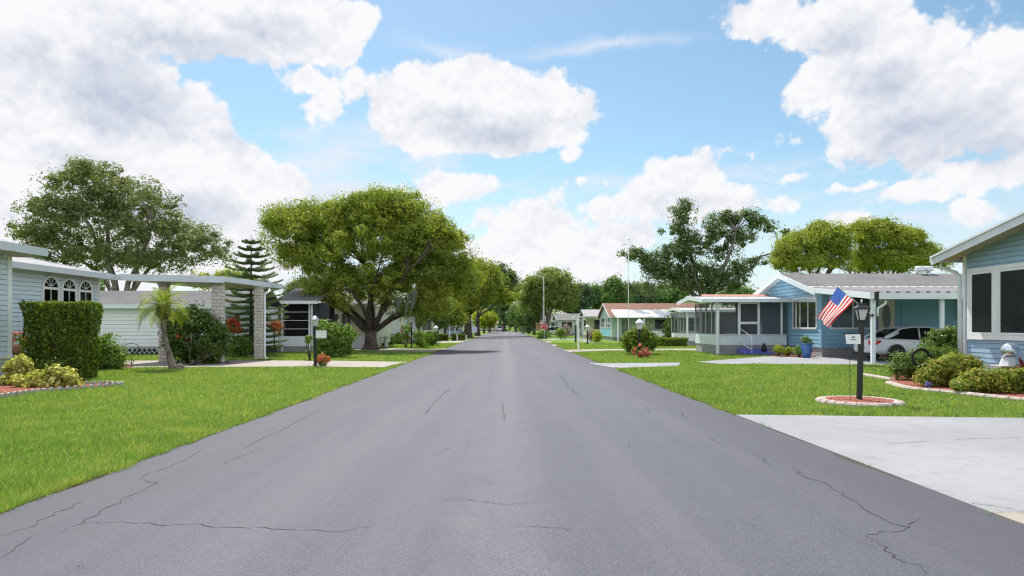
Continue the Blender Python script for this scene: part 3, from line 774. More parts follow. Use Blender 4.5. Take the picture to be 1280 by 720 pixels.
def clipped(name, label, cat, base, x0, x1, y0, y1, z1, n, leaf, fmat, group=None, taper=.06, rough=.05):
    """a sheared box of leaves"""
    root = thing(name, label, cat, base, group)
    cx, cy = (x0+x1)/2, (y0+y1)/2; hx, hy = (x1-x0)/2, (y1-y0)/2
    A = [2*hx*z1]*2 + [2*hy*z1]*2 + [4*hx*hy]; f = rng.choice(5, n, p=np.array(A)/sum(A)); u = rng.random(n)*2-1; v = rng.random(n)
    P = np.zeros((n,3)); N = np.zeros((n,3))
    for k, (ax, s) in enumerate(((1,-1),(1,1),(0,-1),(0,1))):
        m = f == k
        P[m,ax] = s; P[m,1-ax] = u[m]; P[m,2] = v[m]*z1; N[m,ax] = s
    m = f == 4; P[m,0] = u[m]; P[m,1] = v[m]*2-1; P[m,2] = z1; N[m,2] = 1
    tp = 1 - taper*(1 - P[:,2]/z1)
    # shallow dents where the shears missed
    dent = (np.sin(P[:,0]*7+P[:,2]*5) + np.sin(P[:,1]*9-P[:,2]*6+1) + np.sin(P[:,0]*13+P[:,1]*11+P[:,2]*4))*rough*.5
    ins = rng.exponential(rough, n)
    e = 1 - (ins[:,None] + dent[:,None]*.5)*np.abs(N)[:, :]*np.array([1/hx, 1/hy, 1/z1])
    W = np.stack([cx + P[:,0]*hx*tp, cy + P[:,1]*hy*tp, P[:,2]], 1)
    W -= N*(ins + dent)[:,None]
    W[:,2] = np.maximum(W[:,2], .02) + base[2]
    NN = N*.8 + rng.normal(size=(n,3))*.55 + np.array([0,0,.25]); NN /= np.linalg.norm(NN, axis=1, keepdims=True)
    np_mesh('foliage', leaf_quads(W, NN, leaf, .6), fmat, root)
    m = MB(); a = rough*2.2
    m.box(x0+a+hx*taper, x1-a-hx*taper, y0+a+hy*taper, y1-a-hy*taper, base[2], base[2]+z1-a)  # solid box added inside the leaves so that light doesn't pass through
    m.build('light_blocking_core', M['bark'], root)
    return root
# ------------------------------------------------------------------ building helpers
def obox(m, o, u, n, u0, u1, z0, z1, d0, d1):
    P = lambda a, d, z: (o[0]+u[0]*a+n[0]*d, o[1]+u[1]*a+n[1]*d, z)
    return m.add([P(u0,d0,z0),P(u1,d0,z0),P(u1,d1,z0),P(u0,d1,z0),P(u0,d0,z1),P(u1,d0,z1),P(u1,d1,z1),P(u0,d1,z1)],
        [(3,2,1,0),(4,5,6,7),(0,1,5,4),(1,2,6,5),(2,3,7,6),(3,0,4,7)])
def lap_wall(m, o, u, n, L, z0, eL, eR=None, apex=None, step=.15, out=.02, gap=.02):
    """lapped boards; apex = (position along wall, height) for a gable"""
    eR = eL if eR is None else eR
    top = apex[1] if apex else max(eL, eR)
    P = lambda a, d, z: (o[0]+u[0]*a+n[0]*d, o[1]+u[1]*a+n[1]*d, z)
    def rng_(z):
        if not apex: return 0., L
        a = 0. if z <= eL else apex[0]*(z-eL)/(apex[1]-eL)
        b = L if z <= eR else L - (L-apex[0])*(z-eR)/(apex[1]-eR)
        return a, b
    z = z0
    while z < top - 1e-4:
        zb = min(z + step - gap, top - 1e-4)
        for za, zc in ([(z, zb)] if not (apex and z < eL < zb) else [(z, eL), (eL, zb)]):
            a0, b0 = rng_(za); a1, b1 = rng_(zc); fa = (za-z)/step; fb = (zc-z)/step
            da, db = out*(1-.5*fa), out*(1-.5*fb)
            m.quad(P(a0,da,za), P(b0,da,za), P(b1,db,zc), P(a1,db,zc))
        a0, b0 = rng_(z); m.quad(P(a0,-.03,z), P(b0,-.03,z), P(b0,out,z), P(a0,out,z))
        a1, b1 = rng_(zb); m.quad(P(a1,-.03,zb), P(b1,-.03,zb), P(b1,out*.5,zb), P(a1,out*.5,zb))
        z += step
    # solid behind
    pts = [(0,z0),(L,z0),(L,eR)] + ([apex] if apex else []) + [(0,eL)]
    A = [P(a,-.03,zz) for a, zz in pts]; m.extr([Vector(p) for p in A], (0,0,0), Vector((-n[0]*.1, -n[1]*.1, 0)))
def window(root, o, u, n, u0, u1, z0, z1, vs=(), hs=(), fm='white', fill='darkin', fw=.055, d=.05, mw=.035, pane='glass', label=None, backd=.018):
    m = MB(); W, Hh = u1-u0, z1-z0
    obox(m,o,u,n,u0,u1,z0,z0+fw,.002,d+.012); obox(m,o,u,n,u0,u1,z1-fw,z1,.002,d)
    obox(m,o,u,n,u0,u0+fw,z0+fw,z1-fw,.002,d); obox(m,o,u,n,u1-fw,u1,z0+fw,z1-fw,.002,d)
    for v in vs: obox(m,o,u,n,u0+W*v-mw/2,u0+W*v+mw/2,z0+fw,z1-fw,.002,d-.004)
    ed = [0] + list(vs) + [1]
    for h in hs:
        for a, b in zip(ed[:-1], ed[1:]):
            obox(m,o,u,n,u0+W*a+(mw/2 if a else fw),u0+W*b-(mw/2 if b < 1 else fw),z0+Hh*h-mw/2,z0+Hh*h+mw/2,.002,d-.008)
    w = m.build('window', M[fm], root)
    if label: w['label'] = label
    g = MB(); g.add([(o[0]+u[0]*a_+n[0]*d*.78, o[1]+u[1]*a_+n[1]*d*.78, z_) for a_, z_ in ((u0+fw*.5,z0+fw*.5),(u1-fw*.5,z0+fw*.5),(u1-fw*.5,z1-fw*.5),(u0+fw*.5,z1-fw*.5))],[(0,1,2,3)]); g.build('pane', M[pane], w, fix=False)
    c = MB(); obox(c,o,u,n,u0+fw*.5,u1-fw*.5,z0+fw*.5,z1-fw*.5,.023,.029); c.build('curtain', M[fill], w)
    return w
def gable(m, x0, x1, y0, y1, eave, apex, axis='x', ov=.35, end=.35, th=.07):
    """two roof slabs; ridge along the axis"""
    if axis == 'x':
        ym = (y0+y1)/2; s = (apex-eave)/(ym-y0); e = eave - s*ov
        for a, b in (((y0-ov, e), (ym, apex)), ((y1+ov, e), (ym, apex))):
            pr = [Vector((0,a[0],a[1]+.01)), Vector((0,b[0],b[1]+.01)), Vector((0,b[0],b[1]+th+.01)), Vector((0,a[0],a[1]+th+.01))]
            m.extr(pr, (x0-end,0,0), (x1-x0+2*end,0,0))
    else:
        xm = (x0+x1)/2; s = (apex-eave)/(xm-x0); e = eave - s*ov
        for a, b in (((x0-ov, e), (xm, apex)), ((x1+ov, e), (xm, apex))):
            pr = [Vector((a[0],0,a[1]+.01)), Vector((b[0],0,b[1]+.01)), Vector((b[0],0,b[1]+th+.01)), Vector((a[0],0,a[1]+th+.01))]
            m.extr(pr, (0,y0-end,0), (0,y1-y0+2*end,0))
    return e
def rake(m, pts, out, h, th=.025):
    """fascia boards along a line of points, hanging h below, standing out by a vector"""
    o = Vector(out).normalized()*th
    for a, b in zip(pts[:-1], pts[1:]):
        a, b = Vector(a), Vector(b); d = Vector((0,0,-h))
        m.extr([a, b, b+d, a+d], (0,0,0), o)

# ------------------------------------------------------------------ left house
def left_house():
    r = thing('house', 'pale blue lap sided house with three arched windows behind the clipped hedge', 'house', (-16, 20, 0))
    w = MB()
    lap_wall(w, (-14.6, 20), (0,-1), (1,0), 12, .62, 3.55)
    w.box(-25, -14.74, 8, 19.98, .5, 3.6)
    w.box(-24, -16.34, 20.02, 27, .5, 3.4)
    lap_wall(w, (-16.2, 27), (0,-1), (1,0), 6.98, .62, 3.4)
    w.build('wall', M['siding_pale'], r)
    t = MB()
    t.box(-14.66,-14.555,19.9,20.06,.62,3.56); t.build('corner_trim', M['white'], r)
    t = MB(); t.box(-16.24,-16.14,26.93,27.06,.62,3.4); t.build('corner_trim', M['white'], r)
    s = MB(); s.box(-24.5,-14.62,8,19.96,0,.6); s.box(-24,-16.22,20.0,26.96,0,.6); s.build('skirt', M['skirt_white'], r)
    l = MB(); l.box(-14.62,-14.53,8,20.05,.57,.66); l.build('sill_band', M['white'], r)
    # near roof: eave along the street
    rf = MB()
    pr = [Vector((-13.85,0,3.72)), Vector((-19.6,0,4.6)), Vector((-25.3,0,3.72)), Vector((-25.3,0,3.62)), Vector((-19.6,0,4.5)), Vector((-13.85,0,3.62))]
    rf.extr(pr, (0,7.4,0), (0,12.95,0)); rf.build('roof', M['shingle_grey'], r)
    f = MB(); f.box(-13.86,-13.72,7.4,20.40,3.60,3.83); rake(f, [(-13.86,20.36,3.8),(-19.6,20.36,4.68),(-25.2,20.36,3.8)], (0,1,0), .2)
    f.build('gutter', M['fascia'], r)
    so = MB(); so.box(-14.58,-13.88,7.4,20.3,3.56,3.6); so.build('soffit', M['soffit'], r)
    # set-back roof
    rf = MB()
    pr = [Vector((-15.7,0,3.55)), Vector((-20.6,0,4.52)), Vector((-25.5,0,3.55)), Vector((-25.5,0,3.45)), Vector((-20.6,0,4.42)), Vector((-15.7,0,3.45))]
    rf.extr(pr, (0,20.4,0), (0,7.0,0)); rf.build('roof', M['shingle_grey'], r)
    f = MB(); f.box(-15.71,-15.56,20.4,27.42,3.36,3.56); rake(f, [(-15.71,27.40,3.58),(-20.6,27.40,4.55)], (0,1,0), .2); f.build('gutter', M['fascia'], r)
    so = MB(); so.box(-16.18,-15.72,20.3,27.3,3.37,3.41); so.build('soffit', M['soffit'], r)
    # arched windows
    o, u, n = (-16.2, 20), (0,1), (1,0)
    for px0, px1 in ((50.5,73),(74.5,94.5),(96,114.5)):
        y0 = F*16.2/(CX-px0); y1 = F*16.2/(CX-px1); a, b = y0-20+.03, y1-20-.03; c = (a+b)/2; rad = (b-a)/2; z0, zs = 1.95, 2.86
        P = lambda uu, d, z: (o[0]+n[0]*d, o[1]+uu, z)
        m = MB(); fw, d = .075, .07
        obox(m,o,u,n,a,b,z0,z0+fw,.002,d+.02); obox(m,o,u,n,a,a+fw,z0+fw,zs,.002,d); obox(m,o,u,n,b-fw,b,z0+fw,zs,.002,d)
        obox(m,o,u,n,a+fw,b-fw,zs-.05,zs+.04,.002,d-.006)
        N = 14
        for i in range(N):
            t0, t1 = PI*i/N, PI*(i+1)/N
            q = [P(c-rr*math.cos(tt), 0.002, zs+rr*math.sin(tt)) for rr, tt in ((rad,t0),(rad,t1),(rad-fw,t1),(rad-fw,t0))]
            m.extr([Vector(p) for p in q], (0,0,0), (d,0,0))
        for tt in (PI*.22, PI*.4, PI*.6, PI*.78):
            m.bar(P(c-.05*math.cos(tt), .045, zs+.03+.05*math.sin(tt)), P(c-(rad-fw)*math.cos(tt), .045, zs+(rad-fw)*math.sin(tt)), .022)
        obox(m,o,u,n,c-.014,c+.014,z0+fw,zs-.05,.03,d-.012)
        wn = m.build('window', M['white'], r)
        g = MB(); obox(g,o,u,n,a+.03,b-.03,z0+.03,zs,.045,.05)
        g.extr([Vector(P(c-(rad-.03)*math.cos(PI*i/N), .045, zs+(rad-.03)*math.sin(PI*i/N))) for i in range(N+1)], (0,0,0), (.005,0,0)); g.build('pane', M['glass'], wn)
        k = MB(); obox(k,o,u,n,a+.03,b-.03,z0+.03,zs-.02,.018,.022); k.build('curtain', M['curtain'], wn)
        k = MB(); k.extr([Vector(P(c-(rad-.03)*math.cos(PI*i/N), .018, zs+(rad-.03)*math.sin(PI*i/N))) for i in range(N+1)], (0,0,0), (.004,0,0)); k.build('fanlight', M['darkgrey'], wn)
    # carport over the drive
    c = thing('carport', 'white flat roofed carport on brick columns beside the pale blue house', 'carport', (-12.5, 29, 0))
    z0 = 3.60; A, B_ = Vector((-15.58,27.455,z0)), Vector((-11.65,27.9,3.53)); dep = Vector((.70,5.1,0))
    def slab3(a, b, a2, b2, up, dn):
        q = MB(); u_, d_ = Vector((0,0,up)), Vector((0,0,dn))
        return q.add([a+u_,b+u_,b2+u_,a2+u_,a+d_,b+d_,b2+d_,a2+d_], [(0,1,2,3),(7,6,5,4),(0,4,5,1),(1,5,6,2),(2,6,7,3),(3,7,4,0)])
    slab3(A, B_, A+dep, B_+dep, 0, -.07).build('roof', M['whitemetal'], c)
    k2 = Vector((.03,.03,0)); slab3(A+k2, B_+Vector((-.03,.03,0)), A+dep, B_+dep-Vector((.03,0,0)), -.20, -.225).build('soffit', M['soffit'], c)
    f = MB(); f.extr([A+Vector((-.12,-.035,.03)), B_+Vector((.11,-.035,.03)), B_+Vector((.11,-.035,-.24)), A+Vector((-.12,-.035,-.24))], (0,0,0), (0,.03,0))
    f.extr([B_+Vector((.01,-.004,.025)), B_+dep+Vector((.01,0,.025)), B_+dep+Vector((.01,0,-.20)), B_+Vector((.01,-.004,-.20))], (0,0,0), (.095,0,0)); f.build('fascia', M['fascia'], c)
    for px, y, w2 in ((203,28.6,.175),(270.5,28.15,.215),(322,30.7,.17)):
        x = (px-CX)*y/F; zt = 3.33
        q = MB(); q.box(x-w2,x+w2,y,y+w2*1.7,0,zt-.10); co = q.build('column', M['column_brick'], c, bevel=.012)
        k = MB(); k.box(x-w2-.03,x+w2+.03,y-.02,y+w2*1.7+.02,zt-.10,zt-.002); k.build('capital', M['soffit'], co)
    y = 31.0; x = (331-CX)*y/F
    q = MB(); q.tube([(B_.x+.55,y+.9,3.32),(x+.12,y+.3,3.12),(x,y,2.98),(x,y,.14),(x+.05,y-.06,.05),(x+.16,y-.1,.03)], .045, 8); q.build('downspout', M['white'], c, smooth=True)
left_house()

def house_b():
    r = thing('house', 'long white lap sided mobile home with red shutters behind the carport', 'house', (-18, 38, 0))
    x0, x1, y0, y1 = -25, -13.4, 36.6, 40.0
    w = MB(); lap_wall(w, (x0,y0), (1,0), (0,-1), x1-x0, .42, 2.62, None, None, .2, .022, .028); lap_wall(w, (x1,y0), (0,1), (1,0), y1-y0, .42, 2.62); w.box(x0+.02,x1-.14,y0+.14,y1,.3,2.6); w.build('wall', M['siding_white'], r)
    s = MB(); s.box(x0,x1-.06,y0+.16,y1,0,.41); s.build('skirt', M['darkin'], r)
    l = MB()
    n = 44; st = (x1-x0)/n
    for i in range(n):
        a = x0+i*st
        l.bar((a,y0+.05,.03),(a+st,y0+.05,.40),.035,.02); l.bar((a,y0+.075,.40),(a+st,y0+.075,.03),.035,.02)
    l.box(x0,x1,y0+.03,y0+.09,.40,.44)
    l.build('lattice', M['white'], r)
    rf = MB(); gable(rf, x0, x1, y0, y1, 2.66, 3.42, 'x', .3, .25, .08); rf.build('roof', M['roofmetal'], r)
    f = MB(); f.box(x0-.25,x1+.25,y0-.42,y0-.31,2.46,2.66); f.build('gutter', M['mintpaint'], r)
    t = MB(); t.box(x1-.07,x1+.03,y0-.03,y0+.1,.42,2.6); t.build('corner_trim', M['white'], r)
    o, u, n = (x0,y0), (1,0), (0,-1); X = lambda px: (px-CX)*y0/F - x0
    window(r,o,u,n,X(253.5),X(292),1.15,2.2,(.33,.66),(.5,),'white','curtain')
    for a, b in ((245.5,251.5),(293.5,299.5)):
        m = MB(); obox(m,o,u,n,X(a),X(b),1.12,2.24,.017,.05); 
        for k in range(14): obox(m,o,u,n,X(a)+.03,X(b)-.03,1.16+k*.075,1.20+k*.075,.05,.062)
        m.build('shutter', M['redshutter'], r)
house_b()

def house_c():
    r = thing('house', 'house with a dark screened porch beyond the norfolk pine', 'house', (-12, 40, 0))
    y = 40.2; X = lambda px: (px-CX)*y/F
    a, b = X(336), X(389)
    w = MB(); w.box(a,b,y,y+.08,.32,.92); w.box(a,a+.08,y+.08,y+3,.32,.92); w.build('kneewall', M['siding_white'], r)
    s = MB(); s.box(a+.02,b,y+.03,y+3,0,.31); s.build('skirt', M['block_grey'], r)
    p = MB()
    for px in (352.5, 389.5): p.box(X(px)-.06,X(px)+.06,y-.03,y+.09,.02,2.92)
    p.box(a,b,y-.01,y+.07,2.82,2.95)
    for z in (1.35,1.85,2.35): p.box(a,b,y+.01,y+.05,z-.015,z+.015)
    p.build('post', M['white'], r)
    sc_ = MB(); sc_.box(a,b-.06,y+.055,y+.06,.92,2.82); sc_.build('screen', M['screen_dark'], r)
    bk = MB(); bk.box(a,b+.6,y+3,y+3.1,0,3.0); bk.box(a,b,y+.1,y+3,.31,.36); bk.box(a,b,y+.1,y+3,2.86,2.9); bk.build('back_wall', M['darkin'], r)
    rf = MB(); rf.extr([Vector((a+.35,y-.35,2.93)),Vector((X(400),y-.35,2.93)),Vector((X(400),y+4,3.9)),Vector((a+.35,y+4,3.9))],(0,0,0),(0,0,.06)); rf.build('roof', M['roofmetal'], r)
    f = MB(); f.box(a+.33,X(400),y-.42,y-.36,2.82,3.0); f.build('gutter', M['white'], r)
    g = MB(); g.box(X(391),X(396.5),y+.2,y+.35,0,2.9); g.box(X(397.5),X(410),y+.2,y+.35,0,2.9); g.build('grey_panel', M['darkgrey'], r)
    # cream wing with pale windows behind the big tree
    yc = 46.5; xa, xb = (409-CX)*yc/F, (469-CX)*yc/F
    w = MB(); lap_wall(w,(xa,yc),(1,0),(0,-1),xb-xa,.3,2.95); lap_wall(w,(xb,yc),(0,1),(1,0),6,.3,2.95); w.box(xa+.05,xb-.15,yc+.15,yc+6,0,2.9); w.build('wall', M['cream'], r)
    for pa, pb in ((411,424.5),(426,440)): window(r,(xa,yc),(1,0),(0,-1),(pa-CX)*yc/F-xa,(pb-CX)*yc/F-xa,.95,2.42,(.5,),(),'white','curtain')
    lw = MB(); lap_wall(lw,(xa+.02,yc-.04),(1,0),(0,-1),xb-xa-.04,.0,.88); lw.build('lower_wall', M['siding_white'], r)
    rf = MB(); rf.extr([Vector((0,yc-.4,2.97)),Vector((0,yc+6.2,3.95)),Vector((0,yc+6.2,4.03)),Vector((0,yc-.4,3.05))],(xa-.3,0,0),(xb-xa+.6,0,0)); rf.build('roof', M['roofmetal'], r)
    q = MB(); q.tube([(X(386)+.1,y-.35,2.85),(X(387),y-.1,2.7),(X(387),y-.1,.15),(X(384),y-.3,.04)],.045,8); q.build('downspout', M['white'], r, smooth=True)
house_c()

def simple_house(label, x0, x1, y0, y1, eave, apex, axis, wall, roof, wins=(), skirt='block_grey', z0=.4, lap=True, ov=.35, name='house'):
    """wins: (side, a, b, z0, z1, splits, rails, fill) with side 'front' (towards the viewer), 'east' or 'west'"""
    r = thing(name, label, 'house', ((x0+x1)/2, (y0+y1)/2, 0))
    w = MB(); xm, ym = (x0+x1)/2, (y0+y1)/2
    ap = lambda L: (L/2, apex)
    lap_wall(w,(x0,y0),(1,0),(0,-1),x1-x0,z0,eave,eave,ap(x1-x0) if axis=='y' else None,.22,.03,.03)
    lap_wall(w,(x0,y0),(0,1),(-1,0),y1-y0,z0,eave,eave,ap(y1-y0) if axis=='x' else None,.22,.03,.03)
    lap_wall(w,(x1,y0),(0,1),(1,0),y1-y0,z0,eave,eave,ap(y1-y0) if axis=='x' else None,.22,.03,.03)
    w.box(x0+.1,x1-.1,y0+.13,y1,z0,eave-.02); w.build('wall', M[wall], r)
    s = MB(); s.box(x0+.03,x1-.03,y0+.03,y1-.03,0,z0); s.build('skirt', M[skirt], r)
    rf = MB(); e = gable(rf,x0,x1,y0,y1,eave,apex,axis,ov,.3); rf.build('roof', M[roof], r)
    f = MB()
    if axis == 'x':
        for xx, d in ((x0-.33,-1),(x1+.305,1)): rake(f,[(xx,y0-ov,e+.09),(xx,ym,apex+.09),(xx,y1+ov,e+.09)],(d,0,0),.17)
        f.box(x0-.3,x1+.3,y0-ov-.06,y0-ov-.005,e-.06,e+.09)
    else:
        for yy, d in ((y0-.33,-1),(y1+.305,1)): rake(f,[(x0-ov,yy,e+.09),(xm,yy,apex+.09),(x1+ov,yy,e+.09)],(0,d,0),.17)
        for xx in (x0-ov-.06, x1+ov+.005): f.box(xx,xx+.055,y0-.3,y1+.3,e-.06,e+.09)
    f.build('fascia', M['white'], r)
    for sd, a, b, za, zb, vs, hs, fill in wins:
        o, u, n = {'front':((x0,y0),(1,0),(0,-1)),'west':((x0,y0),(0,1),(-1,0)),'east':((x1,y0),(0,1),(1,0))}[sd]
        window(r,o,u,n,a,b,za,zb,vs,hs,'white',fill,.07,.06,.05)
    return r

# ------------------------------------------------------------------ right: blue house, its porch and carport
def blue_house():
    x0, x1, y0, y1, z0, ev, ap = 15.2, 29, 32.7, 40.9, .48, 3.22, 4.28
    r = thing('house', 'bright blue lap sided house with a low grey gable roof behind the flag', 'house', (20, 36.8, 0))
    w = MB(); lap_wall(w,(x0,y0),(0,1),(-1,0),y1-y0,z0,ev,ev,(4.1,ap),.19,.022,.03); lap_wall(w,(x0,y0),(1,0),(0,-1),x1-x0,z0,ev,None,None,.19,.022,.03); w.box(x0+.14,x1,y0+.14,y1,z0,ev-.02)
    w.build('wall', M['siding_blue'], r)
    s = MB(); s.box(x0+.03,x1,y0+.03,y1-.03,0,z0-.002); s.build('skirt', M['block_grey'], r)
    t = MB(); t.box(x0-.035,x0+.07,y0-.035,y0+.07,z0,ev); t.build('corner_trim', M['siding_blue'], r)
    t = MB(); t.box(19.02,19.2,y0-.05,y0,z0,ev); t.build('pilaster', M['siding_blue'], r)
    rf = MB(); e = gable(rf,x0,x1,y0,y1,ev,ap,'x',.35,.45,.07); roof = rf.build('roof', M['roofmetal'], r)
    f = MB(); rake(f,[(x0-.455,y0-.35,e+.10),(x0-.455,36.8,ap+.10),(x0-.455,y1+.35,e+.10)],(-1,0,0),.26,.03); f.box(x0-.45,x1,y0-.42,y0-.355,e-.1,e+.09); f.build('fascia', M['mintpaint'], r)
    so = MB()
    for ya, yb in ((y0-.34, 36.8),(y1+.34, 36.8)):
        za, zb = e-.05, ap-.05
        so.extr([Vector((0,ya,za)),Vector((0,yb,zb)),Vector((0,yb,zb+.03)),Vector((0,ya,za+.03))],(x0-.44,0,0),(.42,0,0))
    so.build('soffit', M['whitemetal'], r)
    for px in (1147, 1158):
        X = (px-CX)*36.8/F; v = MB(); v.lathe((X,36.6,ap),[(.10,0),(.10,.2),(.24,.22),(.24,.40),(.2,.46)],12); v.build('roof_vent', M['white'], roof, smooth=False)
    v = MB(); v.lathe((15.9,36.8,ap),[(.04,0),(.04,.3),(.09,.32),(.09,.42)],8); v.build('vent_pipe', M['whitemetal'], roof)
    window(r,(x0,y0),(0,1),(-1,0),.42,3.2,1.36,2.98,(.345,.675),(),'whitemetal','blind',.09,.06,.06)
    window(r,(x0,y0),(1,0),(0,-1),.36,2.36,1.36,2.98,(.56,),(),'whitemetal','blind',.09,.06,.06)
    # door
    X = lambda px: (px-CX)*y0/F - x0
    d = MB(); obox(d,(x0,y0),(1,0),(0,-1),X(1097),X(1117.5),.6,2.85,.017,.06); dr = d.build('door', M['cream'], r, bevel=.01)
    g = MB(); c = x0+(X(1097)+X(1117.5))/2; g.lathe((0,0,0),[(.0,0),(1,0),(1,.01)],20)
    g.v = [(c+.20*x, y0-.062-z, 1.95+.6*y) for x, y, z in g.v]; g.build('door_glass', M['blind'], dr)
    k = MB(); k.lathe((0,0,0),[(.03,0),(.035,.02),(.03,.05),(.01,.06)],10); k.v = [(x0+X(1099)+x, y0-.06-z, 1.5+y) for x, y, z in k.v]; k.build('handle', M['steel'], dr)
    q = MB(); q.tube([(x0+X(1092.5),y0-.12,2.8),(x0+X(1092.5),y0-.12,.2)],.045,8); q.build('downspout', M['whitemetal'], r)
    st = MB(); obox(st,(x0,y0),(1,0),(0,-1),X(1090),X(1122),.0,.3,.04,.9); obox(st,(x0,y0),(1,0),(0,-1),X(1090),X(1122),.3,.55,.04,.5); st.build('doorstep', M['terracotta'], r)
    dk = MB(); obox(dk,(x0,y0),(1,0),(0,-1),X(1199),X(1206),1.9,3.1,.02,.2); dk.build('shutter', M['black'], r)
    # carport
    c = thing('carport', 'corrugated white metal carport roof on pale posts in front of the blue house', 'carport', (18, 29.5, 0))
    xa, xb, ya, yb, za, zb = 14.45, 24.5, 26.95, 32.30, 2.80, 3.30
    m = MB(); prof = []
    n = int((xb-xa)/.40)
    for i in range(n):
        a = xa + i*.40
        prof += [(a,0),(a+.20,0),(a+.24,.09),(a+.36,.09),(a+.40,0)]
    V = [(x,ya,za+h) for x,h in prof] + [(x,yb,zb+h) for x,h in prof]; k = len(prof)
    m.add(V, [(i,i+1,k+i+1,k+i) for i in range(k-1) if prof[i] != prof[i+1]])
    o = m.build('roof_sheet', M['awning'], c, fix=False); md = o.modifiers.new('thick','SOLIDIFY'); md.thickness = .008; md.offset = -1
    f = MB(); f.box(xa-.06,xb,ya-.08,ya-.02,za-.22,za+.03); f.extr([Vector((0,ya-.02,za+.05)),Vector((0,yb,zb+.05)),Vector((0,yb,zb-.18)),Vector((0,ya-.02,za-.2))],(xa-.06,0,0),(.055,0,0)); f.build('fascia', M['mintpaint'], c)
    fl = MB(); fl.extr([Vector((0,yb-.02,zb+.062)),Vector((0,yb+.3,zb+.09)),Vector((0,yb+.3,zb+.11)),Vector((0,yb-.02,zb+.075))],(xa,0,0),(xb-xa,0,0)); fl.build('flashing', M['awningwhite'], c)
    for px, w2 in ((1091,.075),(1177,.07)):
        X2 = (px-CX)*27.15/F; p = MB(); p.box(X2-w2,X2+w2,27.07,27.2,.02,za-.2); p.build('post', M['mintpaint'], c, bevel=.008)
    g = MB(); X2 = (1091-CX)*27.15/F; g.tube([(X2+.42,26.98,2.52),(X2+.40,26.98,2.40),(X2+.12,27.0,2.22),(X2+.12,27.0,1.9)],.045,8); g.build('downspout', M['mintpaint'], c, smooth=True)
    j = MB(); j.box(X2-.09,X2+.09,26.86,26.93,2.55,2.86); j.build('gutter_end', M['black'], c)

def screened_porch(label, x0, x1, y0, y1, zk, zs, zt, kn, sk, west_n, front_px, door=None, roofx=(1,.4), blindroom='greyroom'):
    r = thing('screened_porch', label, 'screened porch', ((x0+x1)/2, y0, 0))
    k = MB(); k.box(x0,x1,y0,y0+.06,zk,zs); k.box(x0,x0+.06,y0+.06,y1,zk,zs); k.box(x0+.05,x1,y1-.06,y1,zk,zs); k.build('kneewall', M[kn], r)
    s = MB(); s.box(x0+.03,x1,y0+.03,y1-.03,0,zk-.002); s.build('skirt', M[sk], r)
    fl = MB(); fl.box(x0+.07,x1,y0+.07,y1-.07,zk,zk+.04); fl.box(x0+.07,x1,y0+.07,y1-.07,zt-.05,zt-.02); fl.box(x0+2.4,x1,y1-.05,y1-.02,zs,zt-.06); fl.build('room_lining', M[blindroom], r)
    cp = MB(); cp.box(x0-.07,x0+.07,y0-.07,y0+.07,0,zt-.12); cp.build('corner_post', M['white'], r, bevel=.008)
    for X in front_px:
        p = MB(); p.box(X-.05,X+.05,y0-.025,y0+.04,zs+.001,zt-.12); p.build('post', M['white'], r)
    h = MB(); h.box(x0+.07,x1,y0-.03,y0+.05,zt-.12,zt); h.box(x0-.03,x0+.05,y0+.07,y1,zt-.12,zt); h.box(x0+.07,x1,y0-.04,y0+.07,zs-.04,zs+.003); h.build('header', M['white'], r)
    for i in range(1, west_n+1):
        yy = y0 + (y1-y0)*i/west_n; p = MB(); p.box(x0-.02,x0+.05,yy-.035,yy+.035,zs,zt-.12); p.build('mullion', M['greywall'], r)
    a = MB(); a.box(x0+.01,x0+.014,y0+.05,y1,zs,zt-.12); a.box(x0+.05,x1,y0+.02,y0+.024,zs,zt-.12); a.build('screen', M['screen'], r)
    # roof: shallow pan sloping to the street
    rf = MB(); ox, oy = roofx
    rf.extr([Vector((0,y0-oy,zt+.02)),Vector((0,(y0+y1)/2,zt+.26)),Vector((0,y1+oy,zt+.02)),Vector((0,y1+oy,zt-.02)),Vector((0,(y0+y1)/2,zt+.2)),Vector((0,y0-oy,zt-.02))],(x0-ox,0,0),(x1-x0+ox,0,0)); rf.build('roof', M['whitemetal'], r)
    f = MB(); rake(f,[(x0-ox,y0-oy,zt+.06),(x0-ox,(y0+y1)/2,zt+.30),(x0-ox,y1+oy,zt+.06)],(-1,0,0),.22,.03); f.box(x0-ox,x1+.25,y0-oy-.06,y0-oy-.004,zt-.14,zt+.06); f.build('fascia', M['mintpaint'], r)
    if door:
        d = MB(); a, b = door
        for X in (a,b): d.box(X-.04,X+.04,y0-.035,y0-.027,zk+.1,zt-.12)
        d.box(a,b,y0-.036,y0-.026,zt-.22,zt-.13); d.box(a,b,y0-.04,y0-.026,zs+.55,zs+.68); d.build('screen_door', M['white'], r)
    return r
